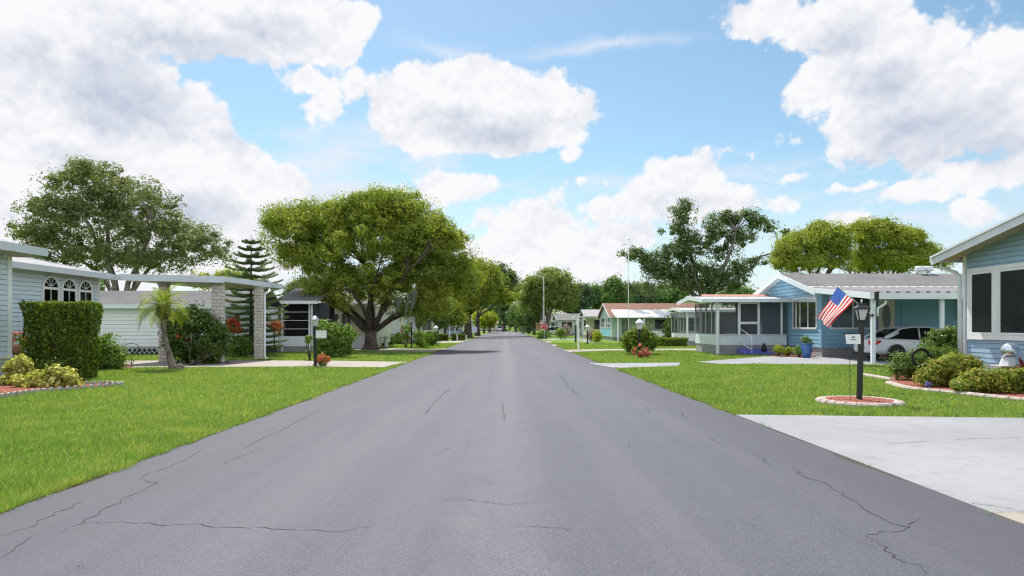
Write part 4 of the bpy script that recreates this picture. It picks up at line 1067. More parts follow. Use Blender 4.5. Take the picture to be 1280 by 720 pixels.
def right_side():
    blue_house()
    y0 = 36.4; X = lambda px: (px-CX)*y0/F
    r = screened_porch('mint trimmed screened porch with blue steps on the side of the blue house', 11.35, 15.05, y0, 40.7, .5, 1.07, 2.92, 'mintpaint', 'block_grey', 4, (X(923.5), X(948.5), X(977)), (X(924.5), X(947.5)), (.95,.5))
    rr = MB(); rr.extr([Vector((X(893),38.6,3.19)),Vector((15.0,38.6,3.19)),Vector((15.0,38.9,3.30)),Vector((X(893),38.9,3.30))],(0,0,0),(0,0,.03)); rr.build('ridge_strip', M['orange_roof'], r)
    s = MB(); s.box(X(921),X(958),35.45,36.36,.02,.17); s.box(X(921),X(955),35.85,36.36,.17,.33); s.build('steps', M['bluepaint'], r)
    h = MB(); a = X(930.5)
    h.tube([(a,35.3,.02),(a,35.3,.95),(a-.25,36.3,1.38)],.025,8); h.tube([(a,35.3,.3),(a-.25,36.3,.62)],.02,8); h.build('handrail', M['white'], r, smooth=True)
    # office chair inside
    c = thing('office_chair', 'dark office chair sitting inside the screened porch of the blue house', 'chair', (13.35, 38.2, .54))
    m = MB(); m.box(13.1,13.6,37.95,38.45,.98,1.08); m.build('seat', M['black'], c, bevel=.03)
    m = MB(); m.extr([Vector((13.12,38.42,1.12)),Vector((13.58,38.42,1.12)),Vector((13.56,38.5,1.75)),Vector((13.14,38.5,1.75))],(0,0,0),(0,.07,0)); m.build('backrest', M['black'], c, bevel=.03)
    m = MB(); m.tube([(13.35,38.2,.62),(13.35,38.2,.98)],.03,8)
    for k in range(5): m.bar((13.35,38.2,.64),(13.35+.28*math.cos(k*1.257),38.2+.28*math.sin(k*1.257),.58),.04)
    m.build('base', M['black'], c)
    for s_ in (-1,1):
        m = MB(); m.bar((13.35+s_*.27,38.0,1.28),(13.35+s_*.27,38.4,1.28),.05,.03); m.bar((13.35+s_*.27,38.25,1.0),(13.35+s_*.27,38.25,1.27),.03); m.build('armrest', M['black'], c)
    d = thing('curtain_panel', 'pale cloth panel hanging inside the porch beside the office chair', 'curtain', (11.95, 38.6, .54))
    m = MB()
    for i in range(12): m.box(11.95+i*.045,11.95+i*.045+.05,38.6+.03*math.sin(i*1.9),38.63+.03*math.sin(i*1.9),.56,2.5-i*.09)
    m.build('cloth', M['curtain'], d)
    # slate blue near house
    r = thing('house', 'slate blue house gable with large white framed windows behind the garden shrubs', 'house', (15, 15, 0))
    o, u, n = (12.3, 18.2), (0,-1), (-1,0); L = 6.8; ev = 3.40; ap = ev + .2*3.4
    w = MB(); lap_wall(w,o,u,n,L,.2,ev,ev,(3.4,ap),.125,.016,.010); w.box(12.44,26,11.4,18.18,.2,ev-.02); w.build('wall', M['siding_slate'], r)
    s = MB(); s.box(12.33,26,11.43,18.17,0,.2); s.build('skirt', M['skirt_white'], r)
    t = MB(); t.box(12.25,12.36,18.12,18.23,.2,ev); t.build('corner_trim', M['white'], r)
    rf = MB(); gable(rf,12.3,26,11.4,18.2,ev+.01,ap+.01,'x',.42,.58,.06); rf.build('roof', M['roofmetal'], r)
    e = ev - .2*.42
    f = MB(); rake(f,[(11.70,18.66,e+.08),(11.70,14.8,ap+.09),(11.70,10.9,e+.08)],(-1,0,0),.22,.03); rake(f,[(11.665,18.66,e+.10),(11.665,14.8,ap+.11),(11.665,10.9,e+.10)],(-1,0,0),.055,.03)
    f.build('fascia', M['fascia'], r)
    so = MB(); so.extr([Vector((0,18.6,e-.02)),Vector((0,14.8,ap-.02)),Vector((0,14.8,ap+.005)),Vector((0,18.6,e+.005))],(11.72,0,0),(.56,0,0)); so.build('soffit', M['soffit'], r)
    g = MB(); g.box(11.7,26,18.64,18.76,e-.06,e+.08); g.build('gutter', M['fascia'], r)
    q = MB(); q.tube([(11.98,18.70,e-.05),(11.98,18.70,e-.2),(12.2,18.42,e-.36),(12.22,18.30,e-.5),(12.22,18.30,.25)],.05,8); q.build('downspout', M['mintpaint'], r, smooth=True)
    # a pair of sashes in one white surround
    def U(px): return 18.2 - F*12.3/(px-CX)
    b = MB(); obox(b,o,u,n,U(1211),U(1214.5),1.16,3.02,.018,.05); obox(b,o,u,n,U(1214.5),2.4,2.92,3.02,.018,.05); obox(b,o,u,n,U(1214.5),2.4,1.16,1.28,.018,.06); obox(b,o,u,n,U(1244),U(1250),1.28,2.92,.018,.05); b.build('window_surround', M['white'], r)
    window(r,o,u,n,U(1214.7),U(1243.8),1.285,2.915,(),(),'white','window_mesh',.06,.045)
    window(r,o,u,n,U(1250.2),U(1250.2)+.95,1.285,2.915,(),(),'white','window_mesh',.06,.045)
    # porch of the next house
    y0 = 53.2; xa = (859-CX)*y0/F
    r = screened_porch('white screened porch beyond the mint trimmed one with a hedge before it', xa, 21, y0, 58.2, .35, .95, 2.75, 'siding_white', 'block_grey', 5, (xa+1.1, xa+2.2), None, (.55,.4))
    # mint house with white awning
    y0, y1, x0, x1 = 71.2, 80.4, 11.15, 21.5
    r = simple_house('mint green house with brown shingle roof and broad white awning', x0, x1, y0, y1, 2.55, 4.0, 'x', 'siding_mint', 'shingle_brown',
        [('west',1.2,4.0,1.3,2.5,(.33,.66),(.5,),'curtain'),('west',5.0,7.6,1.3,2.5,(.33,.66),(.5,),'curtain'),('front',.9,1.8,.6,2.3,(.5,),(.5,),'curtain'),('front',4.4,7.0,1.15,2.3,(.5,),(),'darkin'),('front',7.7,8.9,.6,2.4,(),(.55,),'darkgrey')])
    p = MB(); lap_wall(p,(x0-.03,y0+1),(0,1),(-1,0),7,.42,1.25); p.build('lower_panel', M['turquoise'], r)
    a = MB(); a.extr([Vector((0,y0-.02,3.25)),Vector((0,y0-3.3,2.42)),Vector((0,y0-3.3,2.36)),Vector((0,y0-.02,3.19))],(x0-.1,0,0),(x1-x0,0,0)); a.build('awning', M['awningwhite'], r)
    pk = MB(); pk.box(13.9,x1-.6,y0-3.1,y0-3.0,.1,1.05); pk.build('porch_wall', M['siding_white'], r)
    for X in (x0+.1, 13.85, 17.3, x1-.4):
        q = MB(); q.box(X-.06,X+.06,y0-3.2,y0-3.05,0,2.38); q.build('post', M['white'], r)
    # houses further along
    r = simple_house('beige house with grey roof and flat carport beyond the mint house', 10.6, 20, 88, 96, 2.6, 3.7, 'x', 'cream', 'shingle_grey', [('west',1,4,1.1,2.4,(.5,),(),'darkin'),('front',.8,3.2,1.0,2.4,(.5,),(),'darkin')])
    a = MB(); a.box(8.6,12.2,84,87.9,2.62,2.78); a.build('carport_roof', M['whitemetal'], r)
    for X in (8.8, 9.6, 12.0):
        q = MB(); q.box(X-.07,X+.07,84.1,84.25,0,2.62); q.build('post', M['white'], r)
    r = simple_house('low white roofed house behind the parked silver car', 8.6, 20, 112, 120, 2.7, 3.6, 'x', 'greywall', 'roofmetal', [('west',1,3,1.0,2.3,(.5,),(),'darkin'),('west',4,6.6,1.0,2.3,(.33,.66),(),'darkin'),('front',.6,2.4,1,2.3,(.5,),(),'darkin'),('front',3.4,5.6,1,2.3,(.5,),(),'darkin')])
    simple_house('distant white house at the right end of the street', 9, 18, 150, 158, 2.7, 3.8, 'x', 'greywall', 'roofmetal', [('west',1,3,1.0,2.3,(.5,),(),'darkin'),('front',1,3,1.0,2.3,(.5,),(),'darkin')])
    simple_house('small distant brown roofed house closing the street on the left', -9, -2.5, 212, 220, 2.6, 4.2, 'x', 'cream', 'shingle_brown', [('front',1,2.4,.9,2.1,(.5,),(),'darkin'),('front',4,5.6,.9,2.1,(.5,),(),'darkin')])
    simple_house('small distant rust coloured house closing the street on the right', 5, 12, 212, 220, 2.6, 4.0, 'x', 'terracotta', 'shingle_brown', [('front',1,2.4,.9,2.1,(.5,),(),'darkin')])
    # left row beyond the big tree
    simple_house('pale grey house half hidden behind the big street tree', -16, -8.6, 58, 68, 2.6, 3.5, 'y', 'greywall', 'roofmetal', [('front',.8,2.2,1.0,2.2,(.5,),(),'curtain'),('front',4.2,5.8,1.0,2.2,(.5,),(),'curtain'),('east',1,3,1,2.2,(.5,),(),'curtain')])
    simple_house('cream gabled house with a narrow window beside the grey lamp post', -15, -7.6, 76, 86, 2.7, 3.9, 'y', 'cream', 'roofmetal', [('front',5.6,6.8,1.0,2.3,(.5,),(),'blind'),('east',1,2.2,1,2.2,(),(),'darkin')])
    simple_house('white house with posts far down the left side', -14, -7.2, 100, 110, 2.7, 3.7, 'y', 'siding_white', 'roofmetal', [('front',1,2.6,1.0,2.3,(.5,),(),'darkin'),('front',4.4,6,1.0,2.3,(.5,),(),'darkin'),('east',2,4,1,2.2,(.5,),(),'darkin')])
    simple_house('cream house far down the left side by the leaning street tree', -14, -6.8, 128, 138, 2.7, 3.7, 'y', 'cream', 'roofmetal', [('front',1,2.6,1.0,2.3,(.5,),(),'darkin'),('front',4.4,6,1.0,2.3,(.5,),(),'darkin')])
right_side()
# ------------------------------------------------------------------ street furniture
def lamp_post(label, base, h, post='black', style='round', group='lamp posts along the street', w=.05, lantern=1.0, cap='white', name='lamp_post'):
    r = thing(name, label, 'lamp post', base, group); x, y, z = base
    hl = .36*lantern; zb = z + h - hl
    p = MB(); p.tube([(x,y,z-.02),(x,y,zb)], w, 10); p.lathe((x,y,z),[(w*1.7,0),(w*1.7,.05),(w*1.1,.09)],10); p.lathe((x,y,zb-.06),[(w,0),(w*1.5,.02),(w*1.5,.05),(w,.06)],10); p.build('post', M[post], r, smooth=False)
    k = lantern
    g = MB(); g.lathe((x,y,zb),[(.055*k,0),(.07*k,.015*k),(.105*k,.20*k)],6); g.build('pane', M['frosted'], r)
    f = MB()
    for i in range(6):
        t = PI/3*i; f.bar((x+.072*k*math.cos(t),y+.072*k*math.sin(t),zb+.015*k),(x+.108*k*math.cos(t),y+.108*k*math.sin(t),zb+.20*k),.014*k)
    f.build('lantern_frame', M[cap], r)
    c = MB(); c.lathe((x,y,zb+.20*k),[(.14*k,0),(.14*k,.02*k),(.07*k,.10*k),(.03*k,.12*k),(.018*k,.16*k)],6); c.build('lantern_cap', M[cap], r)
    return r
def main_lamp():
    x, y = LAMPXY; z = .07
    r = thing('lamp_post', 'black square lamp post with frosted four sided lantern in the mulch ring', 'lamp post', (x, y, z), 'lamp posts along the street')
    tx = x + .045; zt = 1.60
    p = MB(); p.bar((x,y,z-.05),(tx,y,zt-.02),.084,.084,(0,1,0)); p.box(tx-.055,tx+.055,y-.055,y+.055,zt-.02,zt+.02); p.build('post', M['black'], r, bevel=.006)
    def ring(hw, zz, rot=.62):
        return [(tx+hw*1.414*math.cos(rot+PI/2*i), y+hw*1.414*math.sin(rot+PI/2*i), zz) for i in range(4)]
    b, t = ring(.054, zt+.02), ring(.100, zt+.235)
    f = MB()
    for i in range(4):
        f.bar(b[i], t[i], .018); f.bar(t[i], t[(i+1)%4], .016); f.bar(b[i], b[(i+1)%4], .014)
    f.build('lantern_frame', M['black'], r)
    for i in range(4):
        j = (i+1)%4; q = MB(); q.quad(b[i], b[j], t[j], t[i]); q.build('pane', M['frosted'], r, fix=False)
    c = MB(); A, B, C2, D = ring(.130, zt+.238), ring(.130, zt+.255), ring(.066, zt+.315), ring(.062, zt+.345)
    for P, Q in ((A,B),(B,C2),(C2,D)):
        for i in range(4): c.quad(P[i], P[(i+1)%4], Q[(i+1)%4], Q[i])
    c.poly(D); c.poly(A[::-1]); c.build('lantern_cap', M['black'], r)
    n = MB(); n.lathe((tx,y,zt+.345),[(.02,0),(.012,.02),(.022,.04),(.014,.065),(.002,.08)],10); n.build('finial', M['steel'], r, smooth=True)
    # hanging name plate
    s = MB(); xr_ = x + .02; s.tube([(xr_-.02,y-.07,1.375),(xr_-.37,y-.09,1.36)], .011, 8); arm = s.build('sign_arm', M['black'], r)
    pl = MB(); pl.add([(xr_-.335,y-.082,1.345),(xr_-.045,y-.078,1.35),(xr_-.035,y-.078,1.165),(xr_-.31,y-.082,1.16),(xr_-.335,y-.094,1.345),(xr_-.045,y-.09,1.35),(xr_-.035,y-.09,1.165),(xr_-.31,y-.094,1.16)],[(0,1,2,3),(7,6,5,4),(0,4,5,1),(1,5,6,2),(2,6,7,3),(3,7,4,0)])
    plate = pl.build('name_plate', M['white'], r)
    k = MB(); k.box(xr_-.215,xr_-.155,y-.099,y-.095,1.285,1.305); k.box(xr_-.235,xr_-.135,y-.099,y-.095,1.243,1.253); k.build('lettering', M['ink'], plate)
    st = thing('garden_stake', 'thin dark metal stake in the mulch ring left of the black lamp post', 'garden stake', (x-.21, y-.05, .07))
    m = MB(); m.tube([(x-.20,y-.05,.05),(x-.205,y-.05,.6),(x-.215,y-.055,1.1)], .006, 6); m.build('rod', M['black'], st)
main_lamp()

def flag():
    y0 = 27.0
    base = Vector((( 1090-CX)*y0/F, 26.98, H+(CY-394)*y0/F)); tip = Vector(((1045-CX)*26.3/F, 26.3, H+(CY-357)*26.3/F))
    r = thing('flag', 'american flag hanging from an angled pole on the carport post', 'flag', tuple(base))
    p = MB(); p.tube([base, tip], .014, 8); p.lathe(tuple(tip-Vector((0,0,.02))),[(.005,0),(.03,.03),(.005,.06)],8); p.build('pole', M['whitemetal'], r)
    b = MB(); b.box(base.x-.03,base.x+.03,26.93,27.06,base.z-.06,base.z+.05); b.build('bracket', M['black'], r)
    d = (tip-base); hb = base + d*(23/45); ht = base + d*(43.2/45)     # hoist bottom and top on the pole
    fb = Vector(((1034-CX)*26.5/F, 26.5, H+(CY-409)*26.5/F)); ft = Vector(((1023-CX)*26.2/F, 26.2, H+(CY-397)*26.2/F))
    nu, nv = 40, 26
    def S(u, v):
        a = ht.lerp(hb, v); e = ft.lerp(fb, v); q = a.lerp(e, u)
        w = math.sin(PI*min(1,u*1.5)*.5)
        return q + Vector((.02*math.sin(v*9+u*4)*w, .075*math.sin(v*8.5+u*2.2)*w*u**.5 + .03*math.sin(u*9+v*3)*w, -.03*math.sin(u*PI)*(.3+v*.7)))
    m = MB(); V = [S(i/nu, j/nv) for i in range(nu+1) for j in range(nv+1)]
    m.v = [tuple(q) for q in V]
    for i in range(nu):
        for j in range(nv):
            st = j//2; u = (i+.5)/nu
            m.f.append((i*(nv+1)+j, (i+1)*(nv+1)+j, (i+1)*(nv+1)+j+1, i*(nv+1)+j+1))
            m.m.append(2 if (u < .4 and st < 7) else (0 if st % 2 == 0 else 1))
    m.k = 1; stars = []
    for row in range(9):
        for col in range(6 if row % 2 == 0 else 5):
            u = .4*((col*2+1 if row % 2 == 0 else col*2+2)/12); v = (7/13)*(row+1)/10
            c = S(u, v); du = (S(u+.01,v)-c).normalized(); nn = du.cross(S(u,v+.01)-c).normalized(); dv = nn.cross(du)
            for sgn in (1,-1):
                pts = []
                for k in range(10):
                    rr = .026 if k % 2 == 0 else .0105; t = PI/5*k
                    pts.append(c + nn*.004*sgn + du*rr*math.sin(t) + dv*rr*math.cos(t))
                m.poly(pts)
    o = m.build('cloth', [M['flagred'], M['flagwhite'], M['flagblue']], r, fix=False)
flag()

def furniture():
    # left lamp post with white box
    x, y = gp(394, 458.5)
    r = lamp_post('black lamp post with a white mail box beside the orange flowers', (x,y,0), 1.92, 'black', lantern=1.15, cap='steel', w=.06)
    b = MB(); b.box(x+.05,x+.40,y-.12,y+.10,1.06,1.33); bx = b.build('mail_box', M['white'], r, bevel=.012)
    k = MB(); k.box(x+.04,x+.41,y-.13,y+.11,1.332,1.35); k.build('lid', M['whitemetal'], bx)
    k = MB(); k.bar((x-.02,y,1.05),(x+.42,y,1.05),.03); k.build('bracket', M['black'], r)
    x, y = gp(514.3, 435.2); lamp_post('black lamp post on the lawn beneath the right edge of the big tree', (x,y,0), 1.85, 'black', cap='black', w=.055)
    x, y = gp(545, 430.5); lamp_post('dark lamp post with white lantern beside the rounded dark shrub', (x,y,0), 1.6, 'darkgrey', lantern=1.5, w=.06)
    x, y = gp(734.3, 430.5); lamp_post('black lamp post with white lantern on the lawn before the mint house', (x,y,0), 1.68, 'black', lantern=1.5, w=.06)
    x, y = gp(799.5, 446.5); lamp_post('black lamp post with white lantern rising in front of the round shrub', (x,y,0), 1.90, 'black', lantern=1.5, w=.06)
    x, y = gp(562, 422.2); lamp_post('white lamp post behind the trimmed hedge boxes on the left', (x,y,0), 2.6, 'white', lantern=1.4, w=.06)
    x, y = gp(569, 422.0); lamp_post('white lamp post nearest the trunk of the tall second street tree', (x,y,0), 2.6, 'white', lantern=1.4, w=.06)
    # marker posts
    for i, (px, pb, h, lb) in enumerate(((571.5,426.5,.62,'short white marker post in front of the trimmed hedge box'),(583,428,.62,'short white marker post nearest the left road edge'),(723,438.5,2.0,'tall white post at the edge of the thin driveway'),(499.5,428.0,.75,'short white post behind the black lamp post and flowers'))):
        x, y = gp(px, pb); r = thing('marker_post', lb, 'post', (x,y,0), 'white posts by the street')
        p = MB(); p.box(x-.05,x+.05,y-.05,y+.05,0,h); p.build('post', M['white'], r, bevel=.012)
        c = MB(); c.lathe((x,y,h),[(.075,0),(.075,.03),(.01,.07)],4,PI/4); c.build('cap', M['whitemetal'], r)
    x, y = gp(719.5, 427.5); r = thing('post', 'dark square post on the lawn before the flat carport', 'post', (x,y,0))
    p = MB(); p.box(x-.09,x+.09,y-.09,y+.09,0,1.55); p.build('shaft', M['darkgrey'], r); p = MB(); p.box(x-.12,x+.12,y-.12,y+.12,1.55,1.6); p.build('cap', M['black'], r)
    # stop sign
    X = (680.5-CX)*80/F; r = thing('stop_sign', 'red octagonal stop sign on a thin post by the right kerb', 'stop sign', (X,80,0))
    p = MB(); p.box(X-.03,X+.03,80,80.05,0,1.75); p.build('post', M['steel'], r)
    def octo(rad, yy, th): 
        m = MB(); m.extr([Vector((X+rad*math.cos(PI/8+PI/4*i), yy, 1.5+rad*math.sin(PI/8+PI/4*i))) for i in range(8)], (0,0,0), (0,th,0)); return m
    pl = octo(.42, 79.975, .02).build('sign_plate', M['flagwhite'], r); octo(.385, 79.968, .006).build('red_face', M['stopred'], pl)
    cu = bpy.data.curves.new('stop_text', 'FONT'); cu.body = 'STOP'; cu.size = .30; cu.align_x = 'CENTER'; cu.align_y = 'CENTER'; cu.extrude = .002
    to = bpy.data.objects.new('stop_text', cu); COL.objects.link(to); bpy.context.view_layer.update()
    me = bpy.data.meshes.new_from_object(to.evaluated_get(bpy.context.evaluated_depsgraph_get())); bpy.data.objects.remove(to)
    me.transform(Matrix.Translation((X, 79.964, 1.5)) @ Matrix.Rotation(PI/2, 4, 'X')); me.materials.clear(); me.materials.append(M['flagwhite']); link('lettering', me, pl)
    # street light and flag pole
    X = (679.5-CX)*97/F; r = thing('street_light', 'tall pale street light pole standing in the crown of the right street tree', 'street light', (X,97,0))
    p = MB(); p.tube([(X,97,0),(X,97,8.6)], [.14,.09], 10); p.build('pole', M['whitemetal'], r)
    p = MB(); p.tube([(X,97,8.3),(X-.7,97,8.75),(X-1.35,97,8.8)], .045, 8); p.build('arm', M['whitemetal'], r)
    p = MB(); p.lathe((0,0,0),[(.02,-.35),(.16,-.2),(.18,.1),(.05,.32)],10); p.v = [(X-1.5+z,97+y,8.78+x*.5) for x,y,z in p.v]; p.build('lamp_head', M['steel'], r, smooth=True)
    X = (785.5-CX)*62/F; r = thing('flag_pole', 'tall thin bare white flag pole in front of the mint house', 'flag pole', (X,62,0))
    p = MB(); p.tube([(X,62,0),(X,62,5),(X,62,9.4)], [.04,.034,.025], 10); p.build('pole', M['white'], r, smooth=True)
    p = MB(); p.lathe((X,62,9.4),[(.01,0),(.07,.05),(.07,.09),(.01,.14)],10); p.build('finial', M['steel'], r, smooth=True)
    X = (593-CX)*84/F; r = thing('road_sign', 'small pale sign on a thin post left of the road far ahead', 'sign', (X,84,0))
    p = MB(); p.tube([(X,84,0),(X,84,1.5)], .03, 8); p.build('post', M['darkgrey'], r); p = MB(); p.box(X-.33,X+.33,83.95,83.97,.75,1.45); p.build('sign_plate', M['siding_pale'], r, bevel=.01)
    # bird bath, planter post
    x, y = gp(482, 434.3); r = thing('bird_bath', 'white stone bird bath on the lawn right of the big tree trunk', 'bird bath', (x,y,0))
    p = MB(); p.lathe((x,y,0),[(.2,0),(.2,.06),(.12,.12),(.09,.35),(.12,.62),(.16,.66)],16); p.build('pedestal', M['white'], r, smooth=True)
    p = MB(); p.lathe((x,y,.66),[(.1,0),(.34,.08),(.36,.12),(.3,.12),(.05,.06)],20); p.build('bowl', M['white'], r, smooth=True)
    x, y = gp(444.5, 432); r = thing('planter_post', 'white post carrying a dark ball of foliage left of the big tree', 'planter', (x,y,0))
    p = MB(); p.box(x-.08,x+.08,y-.08,y+.08,0,1.55); p.build('post', M['white'], r, bevel=.01)
    C, D = puffs_of([(x-.12,y,1.72,.5,.4,.3)], 30, .4); np_mesh('foliage', crown_quads(C, D, .14, 40, .09), M['f_shrubdark'], r)
    # gazing ball on its pedestal
    x, y = 11.85, 15.95; r = thing('gazing_ball', 'crackled silver glass ball on a pale pedestal before the slate blue wall', 'garden ornament', (x,y,.05))
    p = MB(); p.tube([(x,y,.03),(x,y,.55)], .16, 12); p.box(x-.42,x+.30,y-.26,y+.26,.55,.585); p.build('stone_table', M['curb'], r, bevel=.01)
    p = MB(); p.lathe((x-.02,y,.586),[(.22,0),(.2,.05),(.165,.16),(.18,.20)],8); p.build('pedestal', M['greywall'], r)
    p = MB(); p.lathe((x-.02,y,.94),[(.182*math.sin(t),-.182*math.cos(t)) for t in np.linspace(.02,PI-.02,20)],28); p.build('glass_ball', M['ball'], r, smooth=True)
    # ring ornament
    Y = 17.2; X, _, Z = at(1151,447,Y); r = thing('ring_ornament', 'black wire wreath ring on a stake in front of the juniper', 'garden ornament', (X,Y,.05))
    p = MB(); p.tube([(X,Y,.03),(X,Y,Z-.23)], .012, 6); p.build('stake', M['black'], r)
    p = MB()
    for q, rr in ((.225,.022),(.19,.014)):
        p.tube([(X+q*math.cos(t), Y+.01*math.sin(5*t), Z+q*math.sin(t)) for t in np.linspace(0,2*PI,33)], rr, 8)
    for t in np.linspace(0,2*PI,20,endpoint=False): p.bar((X+.18*math.cos(t),Y,Z+.18*math.sin(t)),(X+.235*math.cos(t+.2),Y-.02,Z+.235*math.sin(t+.2)),.014)
    p.build('ring', M['black'], r, smooth=True)
    # blue pot
    x, y = gp(1008, 448); y = 32.2; x = (1008-CX)*y/F; r = thing('plant_pot', 'tall glazed blue pot with trailing plant at the corner of the blue house', 'plant pot', (x,y,.02))
    p = MB(); p.lathe((x,y,.02),[(.17,0),(.2,.06),(.27,.35),(.25,.55),(.22,.62),(.26,.66),(.25,.68),(.2,.66)],20); p.build('pot', M['bluepot'], r, smooth=True)
    C, D = puffs_of([(x,y,.82,.22,.22,.18),(x+.2,y-.05,.6,.08,.1,.3),(x-.24,y,.3,.06,.1,.3)], 34, .3); np_mesh('foliage', crown_quads(C, D, .09, 30, .07), M['f_shrub'], r)
    # flower pot at the left house corner
    Y = 20.6; x, _, z = at(22,443,Y); r = thing('plant_pot', 'terracotta pot of red flowers on a stand beside the clipped hedge', 'plant pot', (x,Y,0))
    p = MB(); p.tube([(x,Y,0),(x,Y,z)], .09, 10); p.lathe((x,Y,z-.03),[(.2,0),(.2,.03)],14); p.build('stand', M['black'], r)
    p = MB(); p.lathe((x,Y,z),[(.13,0),(.2,.24),(.22,.25),(.22,.30),(.18,.30)],16); p.build('pot', M['terracotta'], r, smooth=True)
    C, D = puffs_of([(x,Y,z+.42,.24,.22,.18)], 16, .4); np_mesh('foliage', crown_quads(C, D, .09, 26, .07), M['f_shrub'], r)
    C, D = puffs_of([(x,Y,z+.50,.26,.24,.16)], 14, .9); np_mesh('blossom', crown_quads(C, D, .05, 16, .06, .8, .8), M['f_pink'], r)
    # wire plant stand
    x, y = gp(164.5, 459); r = thing('plant_stand', 'small black wrought iron stand at the edge of the left driveway', 'plant stand', (x,y,.02))
    w = .24; z = .82; p = MB()
    p.tube([(x,y,.02),(x,y,.3)], .014, 6)
    for s in (-1,1):
        p.tube([(x,y,.1),(x+s*w*.5,y,.28),(x+s*w,y,.3),(x+s*w,y,z)], .012, 6); p.tube([(x,y,.3),(x+s*w*.3,y,.5),(x+s*w*.9,y,.55)], .01, 6)
    p.build('frame', M['black'], r); q = MB(); q.tube([(x-w,y,z),(x-w*.4,y,z+.04),(x+w*.4,y,z+.04),(x+w,y,z)], .012, 6); q.build('top_rail', M['black'], r)
    # dark urn on the steps
    x = (955-CX)*35.6/F; r = thing('garden_urn', 'small dark lidded urn standing on the blue porch steps', 'garden ornament', (x,35.62,.17))
    p = MB(); p.lathe((x,35.62,.17),[(.09,0),(.14,.1),(.13,.24),(.09,.3)],12); p.build('urn', M['black'], r, smooth=True)
    p = MB(); p.lathe((x,35.62,.47),[(.1,0),(.08,.08),(.03,.14),(.02,.2)],12); p.build('lid', M['black'], r, smooth=True)
furniture()

